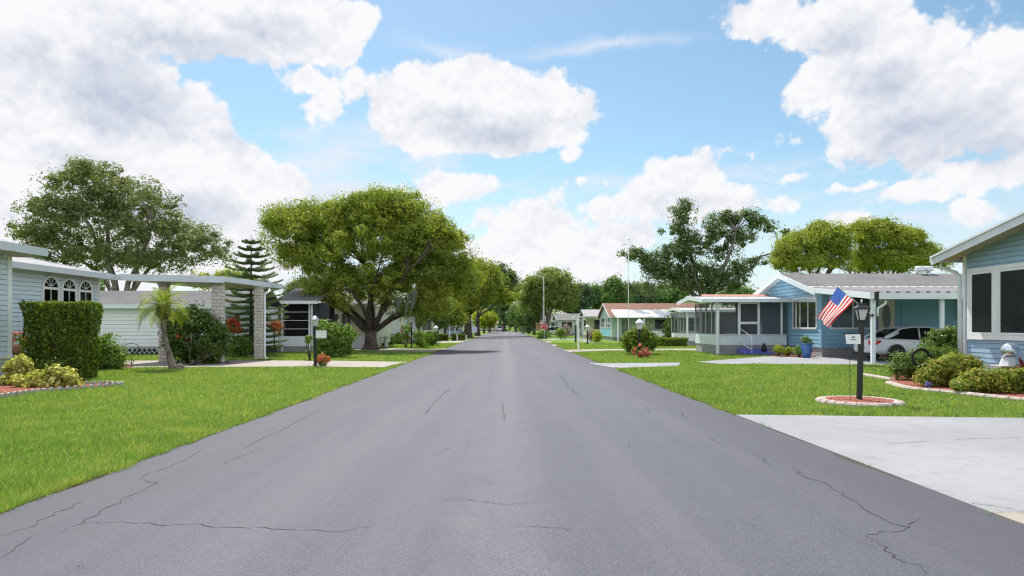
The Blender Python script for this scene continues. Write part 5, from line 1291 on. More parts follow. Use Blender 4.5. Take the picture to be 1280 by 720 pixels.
# ------------------------------------------------------------------ cars
def car(label, loc, rot, paint_, group='parked cars'):
    r = thing('parked_car', label, 'car', (0,0,0), group)
    S_ = [(0,.70,.42,.84),(.06,.80,.30,.93),(.30,.86,.24,.99),(.9,.89,.22,1.0),(1.6,.90,.20,.97),(2.6,.905,.20,.95),(3.4,.90,.20,.94),(3.9,.88,.22,.86),(4.4,.82,.26,.74),(4.62,.72,.32,.64),(4.68,.60,.38,.56)]
    b = MB(); V = []
    for x, w, zb, zt in S_:
        h = zt-zb; V += [(x,s*a*w,zb+c*h) for s, a, c in ((1,0,0),(1,.86,0),(1,.98,.22),(1,1,.55),(1,.965,.86),(1,.87,.98),(1,.5,1.015),(1,0,1.02),(-1,.5,1.015),(-1,.87,.98),(-1,.965,.86),(-1,1,.55),(-1,.98,.22),(-1,.86,0))]
    n = 14; m = len(S_)
    b.add(V, [(i*n+k,i*n+(k+1)%n,(i+1)*n+(k+1)%n,(i+1)*n+k) for i in range(m-1) for k in range(n)] + [tuple(range(n-1,-1,-1)), tuple(range((m-1)*n,m*n))])
    bo = b.build('body', M[paint_], r, smooth=True); sd = bo.modifiers.new('sub','SUBSURF'); sd.levels = sd.render_levels = 2
    cab = [(.62,.80,.76,.96,1.0),(1.40,.80,.60,.96,1.395),(1.9,.81,.60,.95,1.44),(2.5,.81,.60,.94,1.44),(2.85,.81,.62,.94,1.40),(3.65,.80,.78,.92,.955)]
    g = MB(); V = []
    for x, wb, wt, z0, z1 in cab: V += [(x,wb,z0-.05),(x,wt,z1),(x,0,z1+.02),(x,-wt,z1),(x,-wb,z0-.05)]
    g.add(V, [(i*5+k,i*5+k+1,(i+1)*5+k+1,(i+1)*5+k) for i in range(5) for k in range(4)] + [(0,1,2,3,4),(29,28,27,26,25)])
    mt = bpy.data.materials.get('car_glass')
    if not mt: mt = paint('car_glass', (.012,.014,.016), .04, .02, spec=.7)
    g.build('window', mt, r)
    t = MB(); V = []
    for x, w, z in ((1.33,.60,1.385),(1.9,.615,1.455),(2.5,.615,1.455),(2.92,.62,1.40)): V += [(x,w,z-.012),(x,w*.6,z+.02),(x,0,z+.03),(x,-w*.6,z+.02),(x,-w,z-.012)]
    t.add(V, [(i*5+k,i*5+k+1,(i+1)*5+k+1,(i+1)*5+k) for i in range(3) for k in range(4)])
    o = t.build('roof', M[paint_], r, smooth=True); md = o.modifiers.new('thick','SOLIDIFY'); md.thickness = .02
    p = MB()
    for s in (1,-1):
        p.tube([(.55,s*.78,.985),(1.0,s*.69,1.22),(1.38,s*.605,1.39),(1.9,s*.61,1.45),(2.5,s*.61,1.45),(2.9,s*.63,1.39),(3.66,s*.795,.93)], [.05,.045,.035,.03,.03,.035,.03], 6)
        p.bar((2.05,s*.815,.96),(2.12,s*.615,1.44),.05); p.bar((.6,s*.80,.98),(1.15,s*.72,1.22),.10)
    p.build('pillar', M[paint_], r, smooth=True)
    for s in (1,-1):
        for x in (.98, 3.72):
            w = MB(); w.lathe((0,0,0),[(.20,-.10),(.315,-.10),(.33,-.06),(.33,.06),(.315,.10),(.20,.10)],24); w.v = [(x+a,s*.81+c,.33+bb) for a,bb,c in w.v]; wh = w.build('wheel', M['tyre'], r)
            q = MB(); q.lathe((0,0,0),[(.05,.03),(.20,.03),(.21,.075)],20); q.v = [(x+a,s*.81+s*(c+.02),.33+bb) for a,bb,c in q.v]
            for k in range(5): q.bar((x,s*.905,.33),(x+.19*math.cos(k*1.257),s*.90,.33+.19*math.sin(k*1.257)),.05,.02)
            q.build('rim', M['steel'], wh)
            a = MB(); a.add([(x+rr*math.cos(tt),s*yy,.33+rr*math.sin(tt)) for tt in np.linspace(-.25,PI+.25,15) for rr, yy in ((.30,.915),(.40,.915))],[(2*i,2*i+1,2*i+3,2*i+2) for i in range(14)]); a.build('wheel_arch', M['black'], r, fix=False)
        l = MB(); l.add([(-.015,s*.50,.70),(-.02,s*.50,.86),(.10,s*.80,.90),(.34,s*.885,.86),(.16,s*.87,.72),(.05,s*.80,.68)],[(0,1,2,3,4,5)]); o = l.build('tail_light', M['redlamp'], r); md = o.modifiers.new('thick','SOLIDIFY'); md.thickness = .05; md.offset = 0
        l = MB(); l.add([(4.50,s*.55,.55),(4.52,s*.55,.66),(4.30,s*.80,.72),(4.25,s*.83,.60)],[(0,1,2,3)]); o = l.build('headlight', M['frosted'], r); md = o.modifiers.new('thick','SOLIDIFY'); md.thickness = .06; md.offset = 0
        for x in (1.75,2.75):
            h = MB(); h.box(x-.09,x+.09,s*.90-.012,s*.90+.012,.80,.83); h.build('door_handle', M[paint_], r)
        e = MB(); e.box(3.05,3.2,s*.86-.12,s*.86+.12,.96,1.1); e.build('wing_mirror', M[paint_], r, bevel=.03)
    pl = MB(); pl.box(-.03,-.012,-.16,.16,.50,.62); pl.build('number_plate', M['flagwhite'], r)
    bm_ = MB(); bm_.box(.02,.2,-.78,.78,.20,.34); bm_.build('rear_skirt', M['black'], r)
    r.location = loc; r.rotation_euler = (0,0,rot); return r
car('silver sedan parked under the carport of the blue house, tail to the street', (15.6, 29.75, .02), .05, 'carsilver')
car('silver sedan parked side on beyond the stop sign', (5.7, 108, .0), 0.0, 'carsilver')
car('small white car far down the middle of the street', (-1.75, 196, .008), PI/2, 'carwhite')
car('pale blue car parked behind the trimmed hedge boxes', (-9.6, 93, .0), 0.0, 'carblue')

# ------------------------------------------------------------------ plants near the houses
def plants():
    B = lambda Y, L, d=1.: blobs_px(Y, L, d)
    # clipped hedge block
    Y = 18.9; k = Y/F
    clipped('clipped_hedge', 'big dark green hedge clipped to a square block before the arched windows', 'hedge', ((78-CX)*k, Y, 0), (27-CX)*k, (104-CX)*k, Y-.05, Y+.9, 2.16, 26000, .065, M['f_hedge'], None, .10, .055)
    x, y = gp(135, 462.5)
    shrub('round_shrub', 'rounded green shrub between the clipped hedge and the left driveway', 'shrub', (x,y,0), B(y,[(134,440,19,22),(128,446,14,16),(142,448,13,14)]), 110, .2, 62, .085, M['f_shrub'])
    # variegated planting
    L = [(12,480,14,12),(38,478,20,12),(62,470,18,12),(82,476,14,12),(20,462,16,14),(48,482,16,10),(90,484,9,8),(70,486,20,8)]
    for i, (g_, lb, dy) in enumerate(((L[:1]+L[4:5], 'yellow variegated shrub at the house corner under the flower pot', .2),(L[1:3]+L[5:6], 'yellow variegated shrub in front of the middle of the clipped hedge', 0),([L[3]]+L[6:], 'low yellow green shrub at the right end of the red mulch', .05))):
        Y = 16.5 + dy + .5*(i==0); x = (g_[0][0]-CX)*Y/F
        shrub('variegated_shrub', lb, 'shrub', (x,Y,.03), B(Y, g_, .7), 46, .11, 44, .115, M['f_varieg'], 'variegated shrubs by the clipped hedge', .5, asp=.6)
    shrub('green_shrub', 'small dark green shrub tucked under the clipped hedge', 'shrub', ((70-CX)*17.9/F,17.9,.03), B(17.9,[(68,462,18,9)],.6), 26, .12, 40, .08, M['f_shrubdark'])
    # hibiscus at the columns
    x, y = gp(240, 457.5)
    shrub('hibiscus', 'large dark green hibiscus with red flowers against the brick column', 'shrub', (x,y,0), B(27.2,[(240,420,32,34),(222,412,16,22),(262,425,22,30),(240,400,22,18),(270,440,14,14),(225,440,18,16)],.8), 260, .26, 62, .105, M['f_shrubdark'], None, .55, (7, M['f_red'], .07, .5))
    for px, py, Y, lb in ((292,407,33.0,'ball of red bougainvillea between the two right brick columns'),(343,408,34.8,'ball of orange bougainvillea right of the last brick column')):
        x, _, z = at(px,py,Y); r = thing('flowering_shrub', lb, 'shrub', (x,Y,0), 'bougainvillea balls by the norfolk pine')
        m = MB(); limb(m,(x,Y,0),(x,Y,z-.2),.035,.025,.03); m.build('stem', M['bark'], r, smooth=True)
        C, D = puffs_of([(x,Y,z,.38,.35,.30)], 34, .4); np_mesh('blossom', crown_quads(C,D,.13,40,.075,.8,.7), M['f_red'] if px < 300 else M['f_orange'], r)
        C, D = puffs_of([(x,Y,z-.12,.34,.3,.25)], 14, .4); np_mesh('foliage', crown_quads(C,D,.12,30,.07), M['f_shrub'], r)
    x, y = gp(300, 446.5)
    shrub('round_shrub', 'small round green shrub on the lawn behind the brick columns', 'shrub', (x,y,0), B(33.2,[(300,433,14,12)]), 60, .18, 44, .09, M['f_shrub'])
    x, y = gp(403, 458)
    shrub('flowering_shrub', 'low clump of orange red flowers at the foot of the left lamp post', 'flowers', (x+.05,y,0), B(y,[(403,451,9,7)],.8), 26, .10, 30, .07, M['f_shrub'], None, .4, (34, M['f_orange'], .055, .8))
    # mounded shrub by the left lamp post
    x, y = gp(417, 447)
    shrub('broad_leaf_shrub', 'broad leafy shrub with a dark base behind the white mail box', 'shrub', (x,y,0), B(32.6,[(418,425,22,18),(404,412,10,9),(425,435,16,13),(412,436,22,12),(432,418,11,10)],.8), 150, .27, 48, .13, M['f_shrub'], None, .5)
    shrub('broad_leaf_shrub', 'small light green plant left of the black lamp post with the mail box', 'shrub', ((387-CX)*30/F,30,0), B(30,[(387,425,5,5)]), 12, .12, 30, .1, M['f_shrub'])
    # far left row
    x, y = gp(508, 434.5)
    shrub('flowering_shrub', 'tall loose plant with orange flowers beside the black lamp post', 'shrub', (x-.1,y+.6,0), B(47.5,[(508,412,7,9),(506,422,6,9)]), 30, .25, 26, .13, M['f_shrub'], None, .4, (8, M['f_orange'], .1, .3))
    for px, py, rx, ry, Y, lb, mt in ((529,423,13,10.5,47.5,'rounded green shrub right of the black lamp post on the left','f_shrub'),(541,423.5,6,8,52,'dark rounded shrub at the foot of the dark lamp post','f_shrubdark'),
            (487,425,6,6,54,'small dark shrub behind the white bird bath','f_shrubdark'),(499,423,5,6,58,'small dark shrub in front of the pale grey house','f_shrubdark'),(476,428,4,5,50,'small light shrub between the tree trunk and the bird bath','f_shrub')):
        x = (px-CX)*Y/F; shrub('round_shrub', lb, 'shrub', (x,Y,0), B(Y,[(px,py,rx,ry)]), 46, .25, 34, .13, M[mt], 'round shrubs on the left lawns')
    for px0, px1, Y, h, lb in ((548.5,560,73,.62,'trimmed low hedge box on the left lawn, the smaller one'),(565,581,71.5,.70,'trimmed low hedge box nearest the left road edge')):
        a, b = (px0-CX)*Y/F, (px1-CX)*Y/F
        clipped('hedge_box', lb, 'hedge', ((a+b)/2,Y,0), a, b, Y-.5, Y+.5, h, 3200, .10, M['f_hedge'], 'trimmed hedge boxes on the left', .03, .05)
    # right: round shrub with flowers
    x, y = gp(799, 443.5)
    shrub('round_shrub', 'big rounded dark green shrub behind the lamp post with pink flowers', 'shrub', (x,y,0), B(y,[(799,426,20,17),(787,428,9,12),(811,428,10,12),(799,420,15,10)],.9), 150, .24, 56, .11, M['f_hedge'], None, .6)
    x, y = gp(799, 448)
    shrub('flowering_shrub', 'pink and red flowering plant at the foot of the right lamp post', 'flowers', (x-.02,y-.15,0), B(y-.2,[(799,438,9,7),(806,442,6,4)],.6), 22, .10, 20, .08, M['f_shrub'], None, .4, (46, M['f_pink'], .075, .3))
    a, b = (820-CX)*51/F, (858-CX)*51/F
    clipped('hedge_row', 'low trimmed hedge before the white screened porch', 'hedge', ((a+b)/2,51,0), a, b, 50.4, 51.8, .62, 6000, .09, M['f_hedge'], None, .05, .08)
    Y = 60; shrub('conical_shrub', 'tall dark conical shrub between the mint house and the white porch', 'shrub', ((836-CX)*Y/F,Y,0), B(Y,[(838,412,7,12),(837,403,6,10),(835,418,9,8)]), 60, .3, 40, .15, M['f_shrubdark'])
    for px, py, rx, ry, Y, mt, lb in ((741,420,7,6.5,66,'f_purple','pale brown shrub at the corner of the mint house'),(746,421,5,5.5,64,'f_bright','small bright yellow green shrub at the corner of the mint house'),
            (706,413,8,6.5,80,'f_purple','pale plume grass mound beside the parked silver car'),(701,416,5,4.5,78,'f_shrub','low green shrub in front of the plume grass mound'),
            (678,419,7,6,80.6,'f_shrub','loose green shrub at the foot of the stop sign'),(661,412,5,4.5,120,'f_fardark','dark shrub on the right verge beyond the stop sign'),(654,412,5,4,140,'f_fardark','dark shrub farther along the right verge')):
        x = (px-CX)*Y/F; shrub('round_shrub', lb, 'shrub', (x,Y,0), B(Y,[(px,py,rx,ry)]), 36, .3, 32, .16, M[mt], 'round shrubs on the right lawns')
    # right bed
    Y = 18.5
    shrub('juniper', 'spreading blue green juniper behind the black wreath ring', 'shrub', ((1148-CX)*Y/F,Y,.04), B(Y,[(1148,454,26,18),(1134,462,20,11),(1165,448,22,15),(1185,448,18,12),(1130,452,12,10)],.8), 210, .15, 60, .075, M['f_juniper'], None, .55, asp=.3)
    Y = 20.6
    shrub('broad_leaf_shrub', 'dark glossy shrub against the corner of the slate blue house', 'shrub', ((1188-CX)*Y/F,Y,.0), B(Y,[(1186,424,22,13),(1172,432,16,14),(1196,432,14,16)],.9), 150, .15, 52, .085, M['f_shrubdark'], None, .55)
    Y = 16.45
    shrub('bronze_shrub', 'mounded shrub with bronze tipped leaves, left of two under the window', 'shrub', ((1192-CX)*Y/F,Y,.04), B(Y,[(1192,464,32,18),(1168,474,22,11),(1212,470,20,14),(1200,455,20,11)],.7), 260, .13, 56, .065, M['f_ixora'], 'bronze tipped shrubs under the window', .55)
    Y = 15.0
    shrub('bronze_shrub', 'wider low mounded shrub with bronze tipped leaves below the gazing ball', 'shrub', ((1245-CX)*Y/F,Y,.04), B(Y,[(1240,477,32,14),(1212,483,22,9),(1268,476,24,15),(1290,478,24,16),(1225,472,16,9)],.6), 290, .12, 56, .062, M['f_ixora'], 'bronze tipped shrubs under the window', .55)
    # maroon cordyline
    Y = 15.3; x, _, z = at(1283,462,Y); r = thing('cordyline', 'spiky maroon cordyline at the right edge beside the gazing ball', 'plant', (x,Y,.05))
    P = []
    for i in range(46):
        t = R.uniform(0,2*PI); e = R.uniform(.3,1.35); L = R.uniform(.35,.55); w = .035
        d = Vector((math.cos(t)*math.cos(e), math.sin(t)*math.cos(e), math.sin(e))); s = d.cross(Vector((0,0,1))).normalized()*w; b0 = Vector((x,Y,z-.15)); m1 = b0+d*L*.5+Vector((0,0,.02)); tp = b0+d*L-Vector((0,0,.12*math.cos(e)))
        P += [[b0-s*.4,b0+s*.4,m1+s,m1-s],[m1-s,m1+s,tp+s*.05,tp-s*.05]]
    np_mesh('leaf_blades', np.array([[list(v) for v in q] for q in P]), M['f_cordyline'], r); m = MB(); m.tube([(x,Y,.05),(x,Y,z-.1)], .03, 6); m.build('stem', M['bark'], r)
    x, y = gp(1160, 484); Y = 17.0; x = (1160-CX)*15.75/F
    shrub('flowering_shrub', 'tiny violet blue flower clump at the front of the right bed', 'flowers', (x,15.75,.05), B(15.75,[(1160,480,3.5,4.5)]), 9, .04, 18, .04, foliage('violet_flower', (.14,.14,.42), (.3,.3,.6), .2, 5))
    # small shrubs by the steps
    for px, py, rx, ry, lb in ((973,437,5.5,5,'small yellow green shrub nearest the blue porch steps'),(985.5,438.5,5.5,4.5,'small yellow green shrub midway between the steps and the blue pot'),(999,438,4.5,6,'small green shrub directly beside the tall blue pot')):
        Y = 33.4 if px < 990 else 32.5; x = (px-CX)*Y/F; shrub('round_shrub', lb, 'shrub', (x,Y,.04), B(Y,[(px,py,rx,ry)]), 24, .08, 30, .065, M['f_shrub'] if px > 990 else M['f_bright'], 'small shrubs along the blue house')
plants()

def palm():
    b = Vector((*gp(217,462), 0)); Y = b.y
    r = thing('palm', 'small pygmy date palm with a curved trunk on the left lawn', 'palm', tuple(b))
    x, _, z = at(204,385,Y); top = Vector((x,Y,z)); mid = Vector((at(208,425,Y)))
    m = MB(); pts = [b+Vector((0,0,-.05)), b+Vector((-.05,0,.12)), Vector(at(211,440,Y)), Vector(at(206,420,Y)), Vector(at(204,400,Y)), top]
    m.tube(pts, [.20,.13,.085,.075,.08,.11], 12)
    for i in range(60):
        t = i/60; p = b.lerp(top, t)
    m.lathe((b.x+.22,b.y,-.02),[(.13,0),(.15,.1),(.1,.2),(.02,.24)],9); m.build('trunk', M['palmbark'], r, smooth=True)
    bt = MB(); bt.lathe((top.x,top.y,top.z-.42),[(.09,0),(.17,.12),(.20,.3),(.16,.45),(.05,.52)],12)
    for i in range(40):
        t = i*2.4; zz = top.z-.38+.4*(i/40); bt.bar((top.x+.12*math.cos(t),top.y+.12*math.sin(t),zz),(top.x+.24*math.cos(t),top.y+.24*math.sin(t),zz+.12),.05,.03)
    bt.build('boot', M['palmboot'], r)
    Q = []; ra = MB()
    for i in range(26):
        az = i*2.39996; e0 = 1.35 - 1.45*(i/26); L = R.uniform(1.05,1.35); p = top+Vector((0,0,.02)); d = Vector((math.cos(az)*math.cos(e0), math.sin(az)*math.cos(e0), math.sin(e0)))
        pts = [p.copy()]; n = 16
        for j in range(n):
            d = (d + Vector((0,0,-.085-.02*j*.5))).normalized(); p = p + d*(L/n); pts.append(p.copy())
            s = d.cross(Vector((0,0,1))); s = s.normalized() if s.length > .05 else Vector((1,0,0)); u = s.cross(d)
            ll = .30*math.sin(PI*min(.96,(j+1.5)/n*.9+.08))
            for sg in (-1,1):
                for q in range(3):
                    o = p - d*(L/n)*(q/3); dd = (s*sg*.85 + d*.65 + u*R.uniform(.05,.35) + Vector((0,0,-.12))).normalized(); w = d*.008
                    mm = o + dd*ll*.55; e = o + dd*ll + Vector((0,0,-ll*.22))
                    Q += [[o-w*.6,o+w*.6,mm+w,mm-w],[mm-w,mm+w,e+w*.1,e-w*.1]]
        ra.tube(pts, [.013*(1-k/(n+2)) for k in range(n+1)], 4)
    ra.build('frond_stalks', M['f_palm'], r); np_mesh('fronds', np.array([[list(v) for v in q] for q in Q]), M['f_palm'], r)
palm()

def norfolk():
    Y = 35.2; x = (314-CX)*Y/F; r = thing('norfolk_pine', 'norfolk island pine with tiered drooping branches right of the carport', 'pine tree', (x,Y,0))
    top = at(314,294,Y)[2]
    m = MB(); m.tube([(x,Y,0),(x,Y,top*.5),(x,Y,top)], [.11,.07,.012], 8)
    C = []; N = []; z = .45; tier = 0
    while z < top-.15:
        f = (z/top); L = min(1.7, 3.1*(1-f)**.8 + .08); nb = 6
        for i in range(nb):
            a = tier*.5 + i*2*PI/nb + R.uniform(-.1,.1); l = L*R.uniform(.85,1.1); pts = []
            for j in range(9):
                t = j/8; pts.append(Vector((x+math.cos(a)*l*t, Y+math.sin(a)*l*t, z - .10*l*math.sin(PI*t*.7) + .15*l*t*t*(.5+f))))
            m.tube(pts, [.022*(1-t/9) for t in range(9)], 5)
            for j in range(1,9):
                p = pts[j]; side = Vector((-math.sin(a), math.cos(a), 0)); ww = .20*l*math.sin(PI*(.12+.8*j/9))
                for sg in (-1,1):
                    for k in range(4):
                        q0 = p.lerp(pts[j-1], k/4)
                        for s in range(6): C.append(q0 + side*sg*ww*(s/6) + Vector((math.cos(a),math.sin(a),0))*ww*.5*(s/6) + Vector((0,0,.05*s/6+R.uniform(0,.04))))
        z += .27 + .10*f; tier += 1
    m.build('trunk', M['bark'], r, smooth=True)
    P = np.array([list(c) for c in C]); n = len(P)
    P = np.repeat(P, 2, 0) + rng.normal(size=(n*2,3))*.02; NN = rng.normal(size=(n*2,3))*.8 + np.array([0,0,.6]); NN /= np.linalg.norm(NN,axis=1,keepdims=True)
    np_mesh('needles', leaf_quads(P, NN, .085, .28), M['f_pine'], r)
    # a smaller pine beside it, over the roof
    Y = 44; x = (281-CX)*Y/F
    tree('small_tree', 'small yellow green tree showing above the carport roof by the pine', None, (x,Y,0), 2.0, .12, blobs_px(Y,[(272,352,26,9),(300,350,24,7),(285,348,14,8)]), 60, .45, 60, .2, M['f_yellow'], M['bark'], 5)
norfolk()

def trees():
    bp = blobs_px
    G = 'street trees'
    # the big tree on the left
    Y = 43.5; b = ((463-CX)*Y/F, Y, 0)
    bl = bp(Y,[(455,315,84,60),(482,264,58,26),(535,305,40,34),(462,275,52,34),(415,285,50,34),(512,290,50,38),(372,285,38,30),(395,320,30,24),(350,300,20,24),(540,330,46,40),(428,356,50,26),(505,360,62,26),(560,300,26,28),(575,345,24,34),(522,384,30,10),(368,322,30,14),(396,262,14,14),(345,275,16,16),(500,256,22,14),(540,386,22,14),(402,366,22,13,-1.5),(430,376,16,10,-1.5)], .9)
    L = [at(px,py,Y+dy) + (r_,) for px,py,dy,r_ in ((410,375,-1.5,.20),(385,345,2,.17),(432,360,-2.5,.17),(455,330,1,.22),(470,350,-2,.18),(500,345,2.5,.19),(505,388,-1.5,.16),(535,385,1,.15),(520,330,-3,.16))]
    r = tree('street_tree', 'big spreading yellow green tree with forked trunk on the left lawn', G, b, 1.25, .40, bl, 900, .60, 290, .135, M['f_main'], M['bark'], 46, .36, .7, (.05,0), L)
    # hanging moss
    for px, pa, pb in ((519,362,388),(512,366,392),(500,372,390)):
        V = []; x, _, za = at(px,pa,Y-2.5); zb = at(px,pb,Y-2.5)[2]
        for i in range(260):
            t = R.random(); xx = x + R.gauss(0,.07)*(1.2-t) - .25*t; z = za+(zb-za)*t; w = R.uniform(.008,.02); l = R.uniform(.1,.3); yy = Y-2.5+R.gauss(0,.07)
            V.append([[xx-w,yy,z],[xx+w,yy,z],[xx+w*.5-.05,yy+.02,z-l],[xx-w*.5-.05,yy,z-l]])
        V = np.array(V); np_mesh('hanging_moss', V, M['moss'], r)
    # live oak behind the left house
    Y = 50
    bl = bp(Y,[(120,290,70,45),(125,238,52,34),(70,280,48,40),(190,280,52,42),(225,305,46,34),(165,250,40,28),(35,305,26,22),(90,245,40,30),(262,312,26,20),(110,322,60,14),(205,325,50,14),(278,318,14,18),(72,330,14,12),(100,215,26,14),(20,316,14,10)], .8)
    L = [at(px,py,Y+dy) + (r_,) for px,py,dy,r_ in ((60,300,2,.22),(105,270,-2,.26),(140,250,1,.24),(190,275,-2,.24),(230,310,1,.2),(170,300,3,.2))]
    tree('oak_tree', 'broad grey green oak rising behind the pale blue house', None, ((150-CX)*Y/F,Y,0), 2.6, .55, bl, 540, .60, 140, .175, M['f_oak'], M['bark_grey'], 44, .5, .7, (0,0), L)
    # second tree of the left row
    Y = 92
    bl = bp(Y,[(588,362,34,24),(560,350,30,26),(606,348,20,18),(620,366,18,12),(596,337,18,12),(575,378,28,14),(555,375,18,20),(640,374,10,8)], .9)
    L = [at(px,py,Y+dy) + (r_,) for px,py,dy,r_ in ((575,365,1,.28),(596,350,-1,.3),(625,362,0,.26),(565,385,-1,.2))]
    tree('street_tree', 'tall dark and light green tree with leaning limb, second along the left side', G, ((585-CX)*Y/F,Y,0), 3.2, .50, bl, 480, .85, 110, .32, M['f_main'], M['bark'], 30, .5, .7, (0,0), L)
    # yellow understory and others on the left
    for px, Y, blx, mt, lb, rr in (
        (597,108,[(624,352,20,20),(612,344,14,14),(640,364,14,14),(628,372,16,10)],'f_dark','dark green tree reaching over the road behind the second street tree',.35),
        (605,150,[(604,398,13,8),(612,400,8,6)],'f_bright','bright lime green tree beneath the second street tree',.2),
        (546,72,[(543,388,20,18),(535,372,18,16),(552,400,12,8)],'f_dark','dark leafy tree behind the right edge of the big left tree',.22),
        (556,84,[(560,388,16,14),(570,398,12,8)],'f_yellow','yellow green tree behind the trimmed hedge boxes',.2),
        (524,66,[(520,395,16,12),(510,402,12,7)],'f_dark','small dark tree in front of the pale grey house',.16),
        (630,200,[(630,390,19,14),(626,380,14,10),(636,396,12,8)],'f_fardark','dark round tree closing the end of the street',.5),
        (612,175,[(612,385,12,16),(604,378,10,12)],'f_far','mid green tree far along the left of the street',.3),
        (645,185,[(646,398,10,10),(650,388,10,10)],'f_far','pale mid green tree right of the tree closing the street',.3),
        (661,150,[(660,393,14,14),(655,402,9,7)],'f_far','grey green bushy tree right of the far end of the street',.3),
        (668,122,[(668,390,13,14),(672,380,10,12)],'f_dark','dark bushy tree left of the pale street light pole',.25),
        (378,60,[(380,362,16,8),(372,366,10,6)],'f_oak','small tree showing over the roof of the dark screened porch',.18),
        (50,62,[(20,350,60,14),(95,352,40,10)],'f_far','dark low tree behind the roof of the pale blue house',.25)):
        tree('tree', lb, 'background trees', ((px-CX)*Y/F,Y,0), max(1.2, (412-max(q[1] for q in blx))*Y/F*.6), rr, bp(Y,blx,1.), 90 if Y > 100 else 130, (.9 if Y > 100 else .55), 90 if Y > 100 else 100, (.46 if Y > 100 else .25), M[mt], M['bark'], 8, .4, .8, big=3)
    # right street tree
    Y = 100
    bl = bp(Y,[(685,358,28,16),(668,364,20,18),(705,364,18,18),(690,375,28,12),(712,376,10,12),(660,376,14,14),(690,346,20,8)], .9)
    L = [at(px,py,Y+dy) + (r_,) for px,py,dy,r_ in ((668,368,1,.26),(690,365,-1,.3),(705,368,1,.24),(678,360,2,.22))]
    tree('street_tree', 'broad green tree with several grey trunks beside the stop sign', G, ((683-CX)*Y/F,Y,0), .9, .5, bl, 380, .85, 110, .30, M['f_street'], M['bark_grey'], 24, .5, .75, (0,0), L)
    # tall dark oak on the right
    Y = 72
    bl = bp(Y,[(785,319,11,7),(800,322,14,10),(812,330,18,12),(852,268,16,14),(844,290,18,16),(858,258,10,8),(862,310,26,22),(842,318,22,14),(838,345,28,16),(870,345,34,18),(825,338,14,10),(905,282,24,18),(930,275,22,12),(950,285,16,14),(895,300,18,14),(930,300,22,14),(905,318,16,12),(940,330,24,8),(915,345,22,12),(985,293,11,8),(963,292,8,8),(890,358,40,10),(800,360,20,8)], .55)
    L = [at(px,py,Y+dy) + (r_,) for px,py,dy,r_ in ((815,328,1,.28),(852,275,0,.30),(920,288,-1,.34),(945,325,1,.22),(860,320,-1,.28),(985,296,1,.14))]
    tree('oak_tree', 'tall ragged dark green oak with bare diagonal limb behind the screened porches', None, ((880-CX)*Y/F,Y,0), 4.4, .55, bl, 430, .60, 125, .22, M['f_dark'], M['bark_grey'], 44, .45, .8, (0,0), L)
    # yellow green trees behind the blue house
    Y = 60
    tree('laurel_tree', 'round yellow green tree behind the roof, left of two over the blue house', 'yellow green trees behind the blue house', ((1015-CX)*Y/F,Y,0), 3.2, .35, bp(Y,[(1000,314,32,24),(982,326,18,14),(1030,296,26,18),(1045,316,22,20),(1056,294,14,11),(1012,330,36,10),(1022,288,12,10),(990,300,10,8)], .9), 360, .56, 190, .165, M['f_yellow'], M['bark'], 20, .5, .7, big=5)
    Y = 62
    tree('laurel_tree', 'wider yellow green tree behind the roof, right of two over the blue house', 'yellow green trees behind the blue house', ((1105-CX)*Y/F,Y,0), 3.2, .38, bp(Y,[(1105,303,32,24),(1082,290,22,14),(1130,304,24,20),(1152,320,22,16),(1170,330,12,9),(1112,326,44,13),(1080,318,10,10),(1100,284,16,10),(1142,296,12,10)], .9), 440, .56, 190, .165, M['f_yellow'], M['bark'], 20, .5, .7, big=5)
    Y = 70
    tree('tree', 'dark slender tree glimpsed between the two yellow green trees', 'background trees', ((1067-CX)*Y/F,Y,0), 4, .3, bp(Y,[(1066,320,10,12),(1072,335,14,8)]), 40, .5, 50, .2, M['f_dark'], M['bark'], 6, big=3)
    # backdrop trees to the right of the street
    for px, Y, blx, mt, lb in ((727,128,[(727,374,16,18),(722,366,10,10)],'f_fardark','dark tree behind the flat carport, first of the row past the street tree'),
        (748,140,[(750,378,16,16),(744,366,12,10)],'f_far','mid green tree in the far row over the left gable of the mint house'),
        (770,132,[(769,366,15,18),(766,356,10,9),(776,374,14,10)],'f_far','tallest tree in the far row over the brown shingle roof'),
        (790,140,[(791,372,12,16),(797,362,9,8)],'f_fardark','dark tree in the far row just right of the flag pole'),
        (812,134,[(810,374,14,10),(822,372,14,10)],'f_far','low green tree in the far row left of the ragged oak'),
        (806,100,[(806,372,8,12)],'f_fardark','narrow dark tree under the left limb of the ragged oak'),
        (840,120,[(838,368,22,12),(826,378,16,8)],'f_far','green tree below the ragged oak behind the screened porches'),
        (925,110,[(925,372,30,10),(950,376,24,8)],'f_far','low green tree between the ragged oak and the blue roof'),
        (712,150,[(714,380,12,12)],'f_fardark','far dark tree right of the broad street tree')):
        tree('tree', lb, 'background trees', ((px-CX)*Y/F,Y,0), max(1.5, (408-max(q[1]+q[3] for q in blx))*Y/F), .3, bp(Y,blx,1.), 110, .85, 90, .42, M[mt], M['bark'], 7, .4, .85, big=3)
trees()

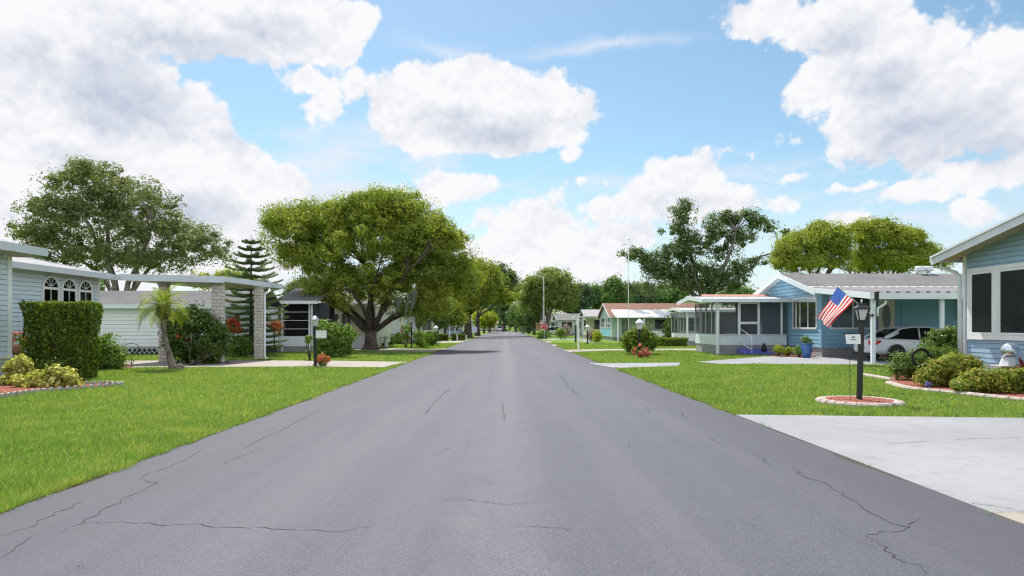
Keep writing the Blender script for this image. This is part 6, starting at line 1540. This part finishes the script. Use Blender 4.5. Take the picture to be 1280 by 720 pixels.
# far woodland beyond the houses on both sides
def woods():
    C = []
    for i in range(520):
        X = R.uniform(-260, 260); Y = R.uniform(235, 300)
        if abs(X) < 3: continue
        C.append((X, Y, R.uniform(1.5, 8.)))
    for i in range(110): C.append((R.uniform(-34, 34), R.uniform(223, 232), R.uniform(.5, 5.5)))
    for s in (-1, 1):
        for i in range(160):
            C.append((s*R.uniform(75, 150), R.uniform(90, 240), R.uniform(1., 6.)))
    C = np.array(C); D = np.tile(np.array([0,-.4,.6]), (len(C),1))
    o = np_mesh('far_woodland', crown_quads(C, D, 3.4, 60, 1.1, .8, .6), M['f_far']); tag(o, 'distant belt of green woodland beyond the last houses', 'woodland', kind='stuff')
woods()
